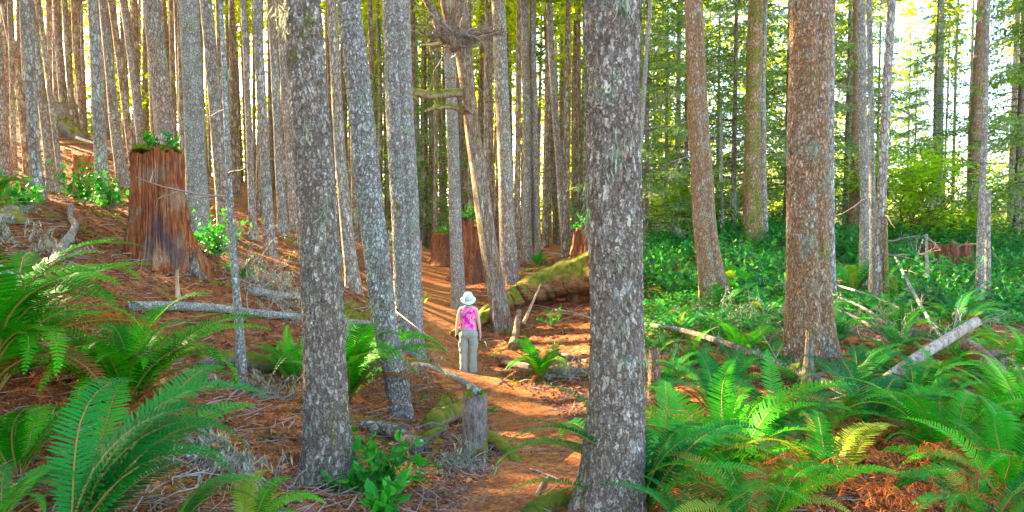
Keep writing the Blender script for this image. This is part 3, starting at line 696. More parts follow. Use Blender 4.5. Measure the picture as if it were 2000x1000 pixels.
# ---- the far stand: bare trunks, shared shapes, each a tree of its own
def far_trunk(i):
    zs = np.r_[-.5, np.linspace(0, 24, 26)]; g = np.random.default_rng(300 + i)
    C = np.stack([.10 * fbm(zs * .15 + i, 0, 0, i, 2) * zs / 6 + g.normal(0, .02) * zs, .0 * zs, zs], 1)
    return trunk_mesh('trunk', M['bark_far'], C, .155 * (1 - .8 * np.clip(zs, 0, 24) / 25) , 12, .3, 0, i, 5, .08)
FART = [far_trunk(i) for i in range(7)]
def far_stand():
    g = random.Random(21); used = [(t[0][0], t[0][1]) for t in TREES]; n = 0; tries = 0
    zones = [((-60, 300), 34, 'slim bare trunk in the dim stand uphill of the mossy topped stump', 'far trunks uphill of the stump'),
             ((300, 620), 42, 'slim bare trunk in the dense stand behind the thin bent sapling', 'far trunks behind the thin sapling'),
             ((620, 960), 46, 'slim bare trunk in the far stand above the path and hiker', 'far trunks above the path'),
             ((960, 1260), 36, 'slim bare trunk in the far stand behind the mossy log', 'far trunks behind the mossy log'),
             ((1260, 2040), 22, 'slim dark far trunk in the bright woods beyond the shrubs', 'far trunks beyond the shrubs')]
    for (a, b), cnt, lab, grp in zones:
        k = 0
        while k < cnt and tries < 6000:
            tries += 1
            px = g.uniform(a, b); d = g.uniform(24, 62) if a < 1200 else g.uniform(30, 60)
            p = unproj(px, 450, d); x, y = p[0], p[1]
            if any((x - u) ** 2 + (y - v) ** 2 < 1.1 for u, v in used): continue
            # keep the mouth of the path open
            if y < 34 and float(path_dist(x, y)) < 1.5: continue
            used.append((x, y)); z = Hz(x, y)
            t = thing('conifer_tree', lab, 'tree', (x, y, z), grp)
            tr = link('trunk', FART[g.randrange(7)], t); tr.rotation_euler.z = g.uniform(0, 6); s = g.uniform(.65, 1.35); tr.scale = (s, s, 1)
            if a > 1200: tr.scale = (s * .8, s * .8, 1)
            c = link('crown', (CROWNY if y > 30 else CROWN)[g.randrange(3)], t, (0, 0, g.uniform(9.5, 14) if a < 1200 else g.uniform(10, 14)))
            c.rotation_euler.z = g.uniform(0, 6); c.scale = (.62, .62, 1.0)
            k += 1
    # unseen trees added past the frame, sunward, to shade the near ground
    for k in range(24):
        for _ in range(40):
            y = g.uniform(3, 34); x = -(.80 * y + g.uniform(1.5, 15))
            if not any((x - u) ** 2 + (y - v) ** 2 < 3 for u, v in used): break
        used.append((x, y))
        t = thing('conifer_tree', 'unseen tree added beyond the picture edge to shade the near ground', 'tree', (x, y, Hz(x, y)), 'shade trees added beyond the picture edge')
        tr = link('trunk', FART[g.randrange(7)], t); tr.rotation_euler.z = g.uniform(0, 6)
        c = link('crown', CROWN[g.randrange(3)], t, (0, 0, g.uniform(8, 11))); c.rotation_euler.z = g.uniform(0, 6); c.scale = (1.1, 1.1, 1.1)
far_stand()

# ---- hemlocks with drooping boughs on the river side
def hemlock_meshes(seed, Hh=20, r0=3.9, nb=150):
    g = np.random.default_rng(seed); wood_, leaf, lich = MB(), MB(), MB(); C = []; U = []; W = []; LL = []; LC = []
    for b in range(nb):
        t = (b + g.random()) / nb; z = .06 * Hh + t * .92 * Hh
        az = g.random() * 2 * PI; L = (r0 * (1 - t) ** .75 + .2) * g.uniform(.5, 1.1)
        d = unit(np.array([math.cos(az), math.sin(az), g.uniform(-.1, .3)])); side = np.array([-math.sin(az), math.cos(az), 0]); dr = g.uniform(.15, .4)
        def at(s): return np.array([0, 0, z]) + s * d * L - np.array([0, 0, dr * L * s * s])
        ts = np.linspace(0, 1, 6); wood_.tube([at(s) for s in ts], .028 * (1 - .85 * ts) * (1 - .5 * t), 4, False)
        if g.random() < .22: # bare bough with hanging lichen
            for q in range(14): LC.append(at(g.uniform(.2, 1)))
            continue
        nq = int(5 + L * 4)
        for q in range(nq):
            s = .2 + .8 * (q + g.random()) / nq; p0 = at(s)
            for sg in (-1, 1):
                bl = L * .32 * (1.15 - s) + .15; dirb = unit(d * .8 + side * sg + [0, 0, -.25])
                for k in range(int(2 + bl * 6)):
                    p = p0 + dirb * bl * (k + g.random()) / (2 + bl * 6) - [0, 0, .06 * k * bl]
                    u = unit(dirb + side * g.normal(0, .5) + d * g.normal(0, .5) + [0, 0, g.normal(-.15, .2)])
                    C.append(p); U.append(u); LL.append(g.uniform(.11, .25)); W.append(np.cross(u, [0, 0, 1.0]) + g.normal(0, .25, 3))
            if g.random() < .25: LC.append(p0)
    leaf.diamonds(np.array(C), unit(U), unit(W), np.array(LL), np.array(LL) * .26)
    LC = np.repeat(np.array(LC), 5, 0) + g.normal(0, .07, (len(LC) * 5, 3)); n = len(LC)
    Ud = unit(np.c_[g.normal(0, .12, n), g.normal(0, .12, n), -np.ones(n)]); Wd = unit(np.cross(Ud, g.normal(0, 1, (n, 3))))
    lich.diamonds(LC, Ud, Wd, g.uniform(.1, .45, n), g.uniform(.008, .022, n))
    return wood_.mesh('limb', M['bark_dark'], True), leaf.mesh('crown', M['needles_hem']), lich.mesh('hanging_lichen', M['lichen'])
HEM = [hemlock_meshes(500 + i) for i in range(3)]
SHADE_HEM = [(-5.5,1.5),(-7.5,4.0),(-9.5,6.5),(-12,8.5),(-14,11.5),(-10.5,2.0),(-16.5,14.5),(-13.5,5.5),(-6.5,-2.0),(-19,17.5),(-17.5,9.0)]
def hemlocks():
    g = random.Random(5); zs = np.linspace(-.3, 21, 24)
    tm = trunk_mesh('trunk', M['bark_dark'], np.stack([0 * zs, 0 * zs, zs], 1), .13 * (1 - .93 * np.clip(zs, 0, 21) / 21), 10, .3, 0, 3)
    spots = [(1262,23,.75,'feathery hemlock beside the widest trunk, boughs low over the shrubs'),(1338,28,.8,'hemlock filling the gap beside the grooved brown trunk'),
             (1432,25,.85,'grey green hemlock with hanging lichen behind the thin dead pole'),(1535,27,.9,'hemlock showing between the moss streaked and brown sided trunks'),
             (1650,31,.9,'hemlock behind the riverside cluster of slim trunks'),(1783,46,.7,'hemlock standing in the bright gap above the maple'),
             (1985,27,1.0,'hemlock at the picture edge sweeping boughs over the gravel bar'),
             (2075,20,.9,'hemlock just past the edge reaching boughs into the bright sky'),(1400,44,1.1,'tall sunlit hemlock far behind the grooved brown trunk'),
             (1560,48,1.1,'tall sunlit hemlock far behind the stout brown sided trunk'),(1300,46,1.1,'tall sunlit hemlock far behind the dark slanting trunk'),
             (2010,48,1.1,'tall hemlock on the far gravel bank'),(1180,42,1.0,'hemlock mostly hidden behind the widest trunk'),
             (765,42,.95,'green hemlock glimpsed behind the slanting lichened trunk'),(832,38,.95,'dark green hemlock behind the mossy limbs of the twisted tree'),(700,52,1.05,'sunlit hemlock glimpsed past the slender curved trunk')]
    spots += [(1235,34,.9,'hemlock boughs filling the gap beside the widest trunk'),
             (1600,38,1.0,'hemlock behind the grey trunk half hidden by the brown sided one'),
             (1710,42,.9,'hemlock seen between the slim stems of the riverside cluster'),
             (1470,38,1.0,'hemlock closing the view behind the moss streaked fused trunk'),(1820,26,.6,'small lichened hemlock low in the bright gap by the maple')]
    for px, d, s, lab in spots:
        p = unproj(px, 450, d); x, y = p[0], p[1]
        t = thing('hemlock_tree', lab, 'tree', (x, y, Hz(x, y))); t.scale = (s, s, s); t.rotation_euler.z = g.uniform(0, 6)
        w, l, h = HEM[g.randrange(3)]
        link('trunk', tm, t); link('limb', w, t); link('crown', l, t); link('hanging_lichen', h, t)
    for x, y in SHADE_HEM:    # unseen hemlocks added outside the frame to block low sun from the near ground
        t = thing('hemlock_tree', 'unseen hemlock added on the uphill side to shade the near ground', 'tree', (x, y, Hz(x, y)), 'shade hemlocks added beyond the picture edge'); t.scale = (.62, .62, .62); t.rotation_euler.z = g.uniform(0, 6)
        w, l, h = HEM[g.randrange(3)]; link('trunk', tm, t); link('limb', w, t); link('crown', l, t)
hemlocks()

# ---- far-off wood that closes the view: one mass of foliage, sunlight put into its colour
def far_wood():
    g = np.random.default_rng(8); mb = MB(); tr = MB()
    def clumps(n, xs, ys, zr, cl, rad, size):
        cx = g.uniform(*xs, n); cy = g.uniform(*ys, n); z0 = H(cx, cy); cz = z0 + g.uniform(*zr, n) ** 1.0
        m = n * cl; c = np.repeat(np.c_[cx, cy, cz], cl, 0) + g.normal(0, 1, (m, 3)) * np.array(rad)
        U = unit(g.normal(0, 1, (m, 3)) * [1, 1, .5] + [0, 0, -.2]); W = unit(np.cross(U, g.normal(0, 1, (m, 3)))); L = size * g.uniform(.6, 1.5, m)
        mb.diamonds(c, U, W, L, L * .32)
    clumps(900, (-80, 12), (62, 76), (0, 27), 55, (1.2, 1.2, .5), .42)
    clumps(420, (-80, 14), (58, 72), (0, 7), 60, (1.3, 1.3, .6), .45)
    clumps(420, (6, 36), (58, 78), (0, 24), 50, (1.3, 1.3, .5), .42)
    clumps(230, (26, 80), (66, 92), (0, 10), 45, (1.4, 1.4, .6), .45)
    tag(link('distant_woods', mb.mesh('distant_woods', M['needles_bright'])), 'yellow green woods, sunlight in their colour, closing the view behind the trunks', 'woods', kind='stuff')
far_wood()
def far_poles():
    g = np.random.default_rng(18); mb = MB()
    for k in range(190):
        d = g.uniform(52, 78); px = g.uniform(-60, 1260); x = (px - 1000) / FPX * d; z = Hz(x, d); r = g.uniform(.12, .24); s = g.normal(0, .015)
        mb.tube([(x, d, z - .4), (x + s * 12, d, z + 12), (x + s * 24, d, z + 25)], [r * 1.15, r * .8, r * .3], 8, False)
    tag(link('distant_trunks', mb.mesh('distant_trunks', M['bark_far'], True)), 'crowded distant trunks merging into one brown screen', 'woods', kind='stuff')
far_poles()
# ================================================================== ferns
def frond_mesh(seed, rise, arch, mat, nm, npin=46, width=.112, dead=False, curl=0.0):
    """a sword fern frond of length 1 leaving the origin towards +X"""
    g = np.random.default_rng(seed); n = 60; s = np.linspace(0, 1, n)
    a = rise - (rise + arch) * s ** 1.6 + (curl * np.sin(s * 9) if curl else 0)
    P = np.zeros((n, 3)); P[1:, 0] = np.cumsum(np.cos(a[:-1])) / n; P[1:, 2] = np.cumsum(np.sin(a[:-1])) / n
    P[:, 1] = g.normal(0, .06) * s ** 2 + (.02 * np.sin(s * 7 + g.random() * 6))
    mb = MB(); mb.tube(P[::5], np.linspace(.0066, .0022, len(P[::5])), 5, False); nr = len(mb.Q[0])
    T = unit(np.gradient(P, axis=0)); twist = g.normal(0, .3)
    t = np.linspace(.13, .995, npin)
    idx = t * (n - 1); i0 = np.floor(idx).astype(int).clip(0, n - 2); f = (idx - i0)[:, None]
    B = P[i0] * (1 - f) + P[i0 + 1] * f; TT = T[i0]
    prof = np.clip((t - .08) / .22, 0, 1) ** .6 * np.clip(1 - ((t - .35) / .67).clip(0, 1) ** 1.8, 0.03, 1)
    side0 = np.array([0, 1.0, 0]); up = np.cross(TT, side0)
    for sg in (-1, 1):
        tw = twist * t + g.normal(0, .05, npin)
        sd = sg * (side0[None] * np.cos(tw)[:, None] + up * np.sin(tw)[:, None]) 
        nrm = np.cross(TT, sd) * sg
        fw = .22 + .25 * t + g.normal(0, .05, npin)
        if dead: sd = unit(sd + g.normal(0, .45, (npin, 3)))
        u = unit(sd * np.cos(fw)[:, None] + TT * np.sin(fw)[:, None] + nrm * (.18 if not dead else -.2))
        L = (width * prof * g.uniform(.9, 1.1, npin) * (1 if not dead else .75))[:, None]
        w = TT * (.0072 if not dead else .005); dr = nrm * L * (-.10 if not dead else -.5)
        nl = nrm * .003
        st = [B - w * .55, B + w * .55]
        for q, wf, df in ((.18, 1.0, .02), (.55, .85, .35), (.85, .45, .75)):
            m = B + u * L * q + dr * df; st += [m - w * wf + nl, m + w * wf + nl]
        st.append(B + u * L + dr)
        V = np.stack(st, 1).reshape(-1, 3); b = (np.arange(npin) * 9)[:, None]
        mb.add(V, np.concatenate([b + [0, 1, 3, 2], b + [2, 3, 5, 4], b + [4, 5, 7, 6]]), b + [6, 7, 8])
    me = mb.mesh(nm, M[mat]); me.materials.append(M['rachis']); me.polygons.foreach_set('material_index', np.r_[np.ones(nr, np.int32), np.zeros(len(me.polygons) - nr, np.int32)]); return me
FR = {}
for key, mat in (('green', 'fern'), ('teal', 'fern_blue'), ('yellow', 'fern_yellow')):
    FR[key] = [frond_mesh(100 + i, R(r), R(a), mat, 'frond') for i, (r, a) in enumerate([(82, 5), (80, 30), (74, 45), (66, 20), (60, 50), (48, 25), (40, 45), (70, 70)])]
FR['dead'] = [frond_mesh(130 + i, R(r), R(a), 'fern_dead', 'dead_frond', 40, .10, True, .25) for i, (r, a) in enumerate([(30, 60), (10, 40), (-5, 30), (40, 80)])]
FR['rust'] = [frond_mesh(140 + i, R(r), R(a), 'fern_dead', 'dead_frond', 44, .115, False, .05) for i, (r, a) in enumerate([(50, 50), (35, 45), (62, 60)])]
FERNS = []
def fern(label, px, py, L, n, key='green', az=None, spread=180, dead=4, up=1.0, group=None, loc=None, rust=0, low=0, yellow=0):
    b = np.array(loc) if loc is not None else hit(px, py); g = random.Random(int(px * 31 + py * 7 + len(FERNS)))
    t = thing('sword_fern', label, 'fern', (b[0], b[1], b[2] - .02), group)
    for k in range(n):
        a = (R(az) + R(spread) * (2 * (k + g.random()) / n - 1)) if az is not None else 2 * PI * (k * .618 + g.uniform(-.06, .06))
        hi = (k / n) < up * .45
        v = g.choice([0, 1, 2, 1, 3, 7] if hi else [2, 3, 4, 4, 5, 7, 6])
        o = link('frond', FR['yellow' if g.random() < yellow else key][v], t, (math.cos(a) * .03, math.sin(a) * .03, 0)); s = L * g.uniform(.72, 1.1)
        o.rotation_euler = (g.uniform(-.22, .22), g.uniform(-.14, .12), a); o.scale = (s, s * g.uniform(.95, 1.1), s)
    for k in range(dead):
        a = g.uniform(0, 6.28); o = link('dead_frond', FR['dead'][g.randrange(4)], t, (0, 0, .02)); s = L * g.uniform(.5, .8)
        o.rotation_euler = (g.uniform(-.3, .3), g.uniform(0, .2), a); o.scale = (s, s, s)
    for k in range(rust):
        a = (R(az) + R(spread) * g.uniform(-1, 1)) if az is not None else g.uniform(0, 6.28); o = link('dead_frond', FR['rust'][g.randrange(3)], t, (0, 0, .02)); s = L * g.uniform(.7, .95)
        o.rotation_euler = (g.uniform(-.3, .3), g.uniform(0, .2), a); o.scale = (s, s, s)
    FERNS.append(b); return t
# azimuths: 0 = to the right of the picture, 90 = away from the camera
fern('broad arching green fern cut by the picture edge, below the hillside branches', -25, 765, 1.5, 28, 'green', 40, 120, 5, rust=2, up=1.3)
fern('big green fountain fern standing between the edge fern and the bent sapling', 245, 795, 1.4, 34, 'green', None, 180, 7, rust=3, up=1.1)
fern('near fern whose long blue green fronds sweep up from the bottom edge', 120, 1075, 1.15, 13, 'teal', 55, 45, 4, up=.5)
fern('low feathery green fern under the broad edge fern', 25, 905, .72, 15, 'green', 60, 140, 3, up=.5)
fern('bright yellow green fern poking up at the bottom edge', 475, 1050, .52, 9, 'green', 60, 70, 2, yellow=.4)
fern('flat teal fern spreading low over sticks at the bottom edge', 330, 1040, .6, 8, 'teal', 25, 60, 1, up=0)
fern('small teal fern tucked in the bottom corner', -10, 1010, .5, 9, 'teal', 40, 80, 2, up=0)
fern('green fern fanning out from behind the thick speckled trunk', 672, 800, 1.65, 26, 'green', 20, 130, 8, rust=3)
fern('fern fronds reaching out on the uphill side of the thick speckled trunk', 575, 760, .95, 9, 'green', 140, 60, 2)
fern('upright green fern alone beside the path near the widest trunk', 1055, 738, .92, 17, 'green', None, 180, 3, up=1.7)
fern('small pale fern catching light at the path bend', 826, 590, .5, 8, 'yellow', None, 180, 0)
fern('fern tuft on the hillside above the curved dead branch', -15, 420, 1.1, 14, 'green', 20, 120, 1)
fern('green fern among lichen draped twigs below the leafy shrub', 470, 545, .7, 12, 'green', None, 180, 2, rust=1)
fern('small fern under the slender curved trunk', 655, 650, .6, 9, 'green', None, 180, 1)
fern('upright teal fern hiding the foot of the widest trunk', 1245, 1010, 1.12, 20, 'teal', 85, 120, 5, up=1.8, rust=2)
fern('wide fan fern with two tall fronds next to the widest trunk', 1420, 985, 1.05, 18, 'green', 75, 110, 4, up=1.6)
fern('blue green fern beside the mossy post', 1400, 820, 1.0, 14, 'teal', 100, 110, 3, up=1.2, rust=3)
fern('dark green fern in front of the broken snag', 1520, 890, .9, 16, 'teal', None, 180, 4, up=1.2)
fern('sprawling fern with yellowing tips over the rust red fronds', 1600, 1010, .82, 15, 'green', 100, 130, 5, yellow=.5, rust=3)
fern('large fern with drooping blades below the pale propped log', 1700, 880, 1.05, 20, 'teal', None, 180, 5, up=1.3, yellow=.1)
fern('tall fern leaning over the rust red fronds near the corner', 1840, 930, 1.1, 18, 'green', None, 180, 6, up=1.2, rust=3)
fern('wide fern at the picture edge beside the crossed logs', 1985, 850, 1.15, 20, 'green', 150, 120, 5, rust=2)
fern('fern in the bottom corner, half rust coloured', 1960, 1000, .9, 12, 'green', 120, 100, 7, rust=6)
fern('fern arching under the pale propped log', 1790, 790, .95, 16, 'teal', None, 180, 3)
fern('fern growing between the brown sided trunk and the propped log', 1660, 780, .85, 14, 'teal', None, 180, 3)
fern('yellow green fern at the bottom edge below the fan fern', 1480, 1060, .8, 14, 'green', 80, 120, 5, yellow=.35, up=.5)
fern('small fern at the bottom edge in front of the teal fern', 1360, 1070, .7, 10, 'teal', 60, 120, 4, up=.5)
fern('fern behind the thin fallen trunk near the mossy post', 1450, 700, .95, 14, 'green', None, 180, 2, up=1.5)
fern('fern springing up at the snag beside the brown sided trunk', 1500, 730, .85, 12, 'teal', None, 180, 2, up=1.4)
fern('teal fern beneath the grooved brown trunk', 1415, 615, 1.0, 12, 'teal', None, 180, 1, up=1.4)
fern('fern left under the shrubs close to the widest trunk', 1290, 640, .9, 14, 'teal', None, 180, 2)
fern('fern beside the crossed logs and cut stump', 1905, 745, .9, 14, 'green', None, 180, 3, rust=2)
fern('fern in front of the riverside cluster of trunks', 1760, 690, .8, 12, 'teal', None, 180, 4, rust=3)
fern('green ferns sprouting behind the mossy log', 1052, 520, .9, 14, 'green', None, 180, 0)
def fern_fill():
    g = random.Random(77); done = [(b[0], b[1]) for b in FERNS]
    areas = [((1300, 2040), (770, 1060), 9, .5, .75, 'fern in the dense bed around the rust red dead fronds', 'ferns of the dense bed near the camera', .5),
             ((1270, 2020), (585, 780), 32, .6, .95, 'fern scattered among sticks and shrubs beyond the thin fallen trunk', 'ferns among the shrubs', .6),
             ((1270, 2020), (500, 600), 34, .9, 1.3, 'fern on the far shrub bank around the riverside trunks', 'ferns on the far bank', .6)]
    for (a, b), (c, d), n, l0, l1, lab, grp, md in areas:
        for k in range(n):
            for _ in range(60):
                px, py = g.uniform(a, b), g.uniform(c, d); p = hit(px, py)
                if all((p[0] - x) ** 2 + (p[1] - y) ** 2 > md * md for x, y in done) and path_dist(p[0], p[1]) > 1.1 and all(math.hypot(p[0] - t[0][0], p[1] - t[0][1]) > t[1] + .12 for t in TREES): break
            else: continue
            done.append((p[0], p[1]))
            fern(lab, px, py, g.uniform(l0, l1), g.randint(9, 14), g.choice(['teal', 'teal', 'teal', 'green']), None, 180, g.randint(1, 4), up=g.uniform(.6, 1.5), group=grp, loc=p, rust=g.choice([0, 1, 2]), yellow=.08)
    # wood sorrel sized ferns low on the hillside
fern_fill()

# ---- rust red dead frond litter (nobody could count it)
def rust_litter():
    g = np.random.default_rng(4); mb = MB(); base = [frond_mesh(800 + i, R(r), R(a), 'fern_dead', 'x', 26, .12, True, .5) for i, (r, a) in enumerate([(25, 40), (45, 80), (5, 20)])]
    src = []
    for me in base:
        V = np.empty(len(me.vertices) * 3); me.vertices.foreach_get('co', V); V = V.reshape(-1, 3)
        Q = np.array([p.vertices[:] for p in me.polygons if len(p.vertices) == 4]); T = np.array([p.vertices[:] for p in me.polygons if len(p.vertices) == 3]); src.append((V, Q, T)); bpy.data.meshes.remove(me)
    def put(x, y, s, lift=0):
        V, Q, T = src[g.integers(3)]; a = g.uniform(0, 2 * PI); tl = g.uniform(-.3, .5); c, sn = math.cos(a), math.sin(a)
        W = V * s; W = W @ np.array([[math.cos(tl), 0, -math.sin(tl)], [0, 1, 0], [math.sin(tl), 0, math.cos(tl)]]).T @ np.array([[c, -sn, 0], [sn, c, 0], [0, 0, 1]]).T
        mb.add(W + [x, y, Hz(x, y) + lift], Q, T)
    for (a, b, c, d, n, s0, s1) in [(1480, 2020, 800, 1060, 330, .25, .55), (1150, 1260, 900, 1020, 30, .2, .4), (1560, 1960, 640, 800, 40, .3, .5), (0, 260, 700, 830, 60, .3, .5), (180, 330, 770, 880, 34, .2, .4),
                                    (640, 760, 780, 860, 26, .25, .45), (1260, 1480, 780, 1000, 80, .25, .45), (1280, 1900, 700, 800, 60, .25, .4)]:
        for k in range(n):
            p = hit(g.uniform(a, b), g.uniform(c, d)); put(p[0], p[1], g.uniform(s0, s1), g.uniform(-.02, .2))
    tag(link('dead_fern_litter', mb.mesh('dead_fern_litter', M['fern_dead_i'])), 'rust red litter of dead fern fronds', 'litter', kind='stuff')
rust_litter()

# ================================================================== low leafy growth
def region_mask(x, y):
    """where the shrub bank grows: river side, beyond the open litter"""
    n = fbm(x * .5, y * .5, 0, 61, 3)
    edge = 10.2 + 2.0 * n
    side = x - (1.2 + .10 * (y - 10) + .6 * n)
    return np.clip((y - edge) / 1.5, 0, 1) * np.clip(side / .6, 0, 1)
def undergrowth():
    g = np.random.default_rng(15); mb = MB(); st = MB()
    n = 5200; d = g.uniform(10, 44, n) ** 1.0; px = g.uniform(1240, 2080, n)
    P = np.stack([(px - 1000) / FPX * d, d], 1); k = g.random(n) < region_mask(P[:, 0], P[:, 1]) * .98; P = P[k]
    hum = .28 + .95 * np.clip(fbm(P[:, 0] * .45, P[:, 1] * .45, 0, 88, 3) + .35, 0, 1.2)
    hum *= np.clip(.45 + (P[:, 1] - 11) / 14, .3, 1.15)
    z = H(P[:, 0], P[:, 1]); per = 34
    c = np.repeat(np.c_[P, z], per, 0); h = np.repeat(hum, per); m = len(c)
    r = g.uniform(0, 1, m) ** .5 * .38; a = g.uniform(0, 2 * PI, m); zz = h * (1 - (r / .38) ** 2 * .55) * g.uniform(.35, 1.0, m) ** .6
    c = c + np.c_[r * np.cos(a), r * np.sin(a), zz]
    U = unit(np.c_[np.cos(a) + g.normal(0, .6, m), np.sin(a) + g.normal(0, .6, m), g.normal(-.15, .35, m)]); W = unit(np.cross(U, np.c_[g.normal(0, .35, (m, 2)), np.ones(m)]))
    L = g.uniform(.05, .115, m) * np.repeat(np.clip(P[:, 1] / 20, .8, 1.5), per)
    mb.diamonds(c, U, W, L, L * .32, .25)
    tag(link('undergrowth', mb.mesh('undergrowth', M['cover'])), 'dense green leafy undergrowth on the river side bank', 'undergrowth', kind='stuff')
undergrowth()

def leafy(label, px, py, hgt, n, leaf=.09, name='leafy_shrub', cat='shrub', mat='salal', loc=None, spread=.5, group=None, sprays=None):
    b = np.array(loc) if loc is not None else hit(px, py); g = np.random.default_rng(int(px * 13 + py)); st, lf = MB(), MB(); C = []; U = []
    for k in range(n):
        a = g.uniform(0, 2 * PI); d = unit([math.cos(a) * g.uniform(.1, spread * 2), math.sin(a) * g.uniform(.1, spread * 2), 1]); P = [np.zeros(3) - [0, 0, .03]]; L = hgt * g.uniform(.55, 1.1)
        for q in range(8): d = unit(d + g.normal(0, .12, 3) + [0, 0, -.03]); P.append(P[-1] + d * L / 8)
        st.tube(P, np.linspace(.004 + .004 * hgt, .0015, 9), 4, False)
        for q in range(2, 9):
            for w in range(2):
                C.append(P[q]); U.append(unit(np.cross(d, g.normal(0, 1, 3)) + d * .4 + [0, 0, .1]))
    C = np.array(C); U = unit(np.array(U)); W = unit(np.cross(U, np.c_[g.normal(0, .3, (len(C), 2)), np.ones(len(C))])); L = leaf * g.uniform(.6, 1.25, len(C))
    lf.leaves(C, U, W, L, L * .33)
    t = thing(name, label, cat, b, group); link('stem', st.mesh('stem', M['twig'], True), t); link('foliage', lf.mesh('foliage', mat and M[mat], True), t); return t
leafy('glossy leafy shrub between the short mossy stump and bottom edge', 765, 945, .5, 9, .10, spread=.55)
leafy('small glossy seedling low at the foot of the thick speckled trunk', 690, 955, .3, 6, .09)
leafy('glossy sprig at the bottom edge under the leafy shrub', 745, 1010, .3, 6, .11)
leafy('leafy green shrub against the mossy topped stump and bent sapling', 425, 500, .95, 30, .11, spread=.5)
leafy('dark green shrub between the red stump remains and grey trunks', 165, 400, 1.0, 18, .12)
leafy('green shrub at the hillside trunk by the mossy topped stump', 215, 410, .95, 18, .12)
leafy('low green shrub hugging the hillside crest near the edge', 50, 410, .6, 12, .12)
leafy('small leafy plant at the mossy log beside the single fern', 1078, 640, .6, 12, .07)
leafy('bright little plant growing from the mossy log flank', 1120, 590, .5, 12, .09, mat='maple')
leafy('tiny green plant beside the short mossy stump', 955, 800, .16, 8, .035, spread=1)
leafy('second tiny green plant at the stump root', 965, 850, .13, 7, .03, spread=1)
leafy('small green plant by the litter above the thin fallen log', 560, 720, .3, 6, .06)
for i, (px, py, lab) in enumerate([(1350, 585, 'round green shrub behind the grooved brown trunk foot'), (1320, 480, 'mounded bright shrub under the dark slanting trunk'), (1560, 500, 'bright shrub hump beside the moss streaked trunk'),
        (1640, 500, 'green shrub between brown sided trunk and riverside cluster'), (1780, 520, 'tall green shrub between the cluster and the old stump'), (1870, 500, 'shrub draping over the old red stump'),
        (1960, 520, 'dense green shrub mass near the short broken stem'), (1990, 610, 'dark shrub at the picture edge behind the ferns'), (1290, 560, 'round leafy shrub crowding the widest trunk'),
        (1450, 540, 'tall green shrub just past the grooved brown trunk'),
        (1500, 600, 'leafy shrub on the bank before the brown sided trunk'),
        (1750, 560, 'leafy shrub crowding the curving riverside trunk'),
        (1830, 620, 'leafy shrub before the old stump and thin pole'),
        (1930, 560, 'shrub hump beside the lichened slim trunk'),
        (1530, 560, 'leafy shrub in the gap beside the brown sided trunk')]):
    leafy(lab, px, py, 1.1, 46, .12, mat='cover', spread=.8)

# vine maple: twisting stems with bright leaves
def maple(label, px, py, hh, seed, nst=6):
    b = hit(px, py); g = np.random.default_rng(seed); st, lf = MB(), MB(); C = []
    def br(p, d, L, r, dep):
        n = 8; P = [np.array(p)]
        for k in range(n):
            d = unit(d + g.normal(0, .28, 3) + [0, 0, .04]); P.append(P[-1] + d * L / n)
        st.tube(P, r * np.linspace(1, .5, n + 1), 6, False)
        if dep:
            for q in range(3): br(P[g.integers(3, n + 1)], unit(d + g.normal(0, .6, 3)), L * .62, r * .5, dep - 1)
        if dep < 2:
            for q in range(16): C.append(P[g.integers(1, n + 1)] + g.normal(0, .16, 3))
    for k in range(nst):
        a = g.uniform(0, 2 * PI); br((0, 0, -.1), unit([math.cos(a) * .6, math.sin(a) * .6, 1]), hh * .6, .045, 3)
    C = np.repeat(np.array(C), 2, 0); n = len(C); C = C + g.normal(0, .12, C.shape); U = unit(np.c_[g.normal(0, 1, (n, 2)), g.normal(-.2, .25, n)]); W = unit(np.cross(U, np.c_[g.normal(0, .25, (n, 2)), np.ones(n)])); L = g.uniform(.09, .17, n)
    lf.diamonds(C, U, W, L, L * .48, .2)
    t = thing('vine_maple', label, 'tree', b); link('stem', st.mesh('stem', M['bark_moss'], True), t); link('foliage', lf.mesh('foliage', M['maple']), t)
maple('bright lime green vine maple with twisting stems before the pale gap', 1775, 478, 4.6, 3, 7)
maple('lime green shrub maple filling the gap past the dark slanting trunk', 1345, 468, 3.2, 21, 4)
maple('smaller lime green maple beside the short broken grey stem', 1960, 475, 3.2, 9, 4)

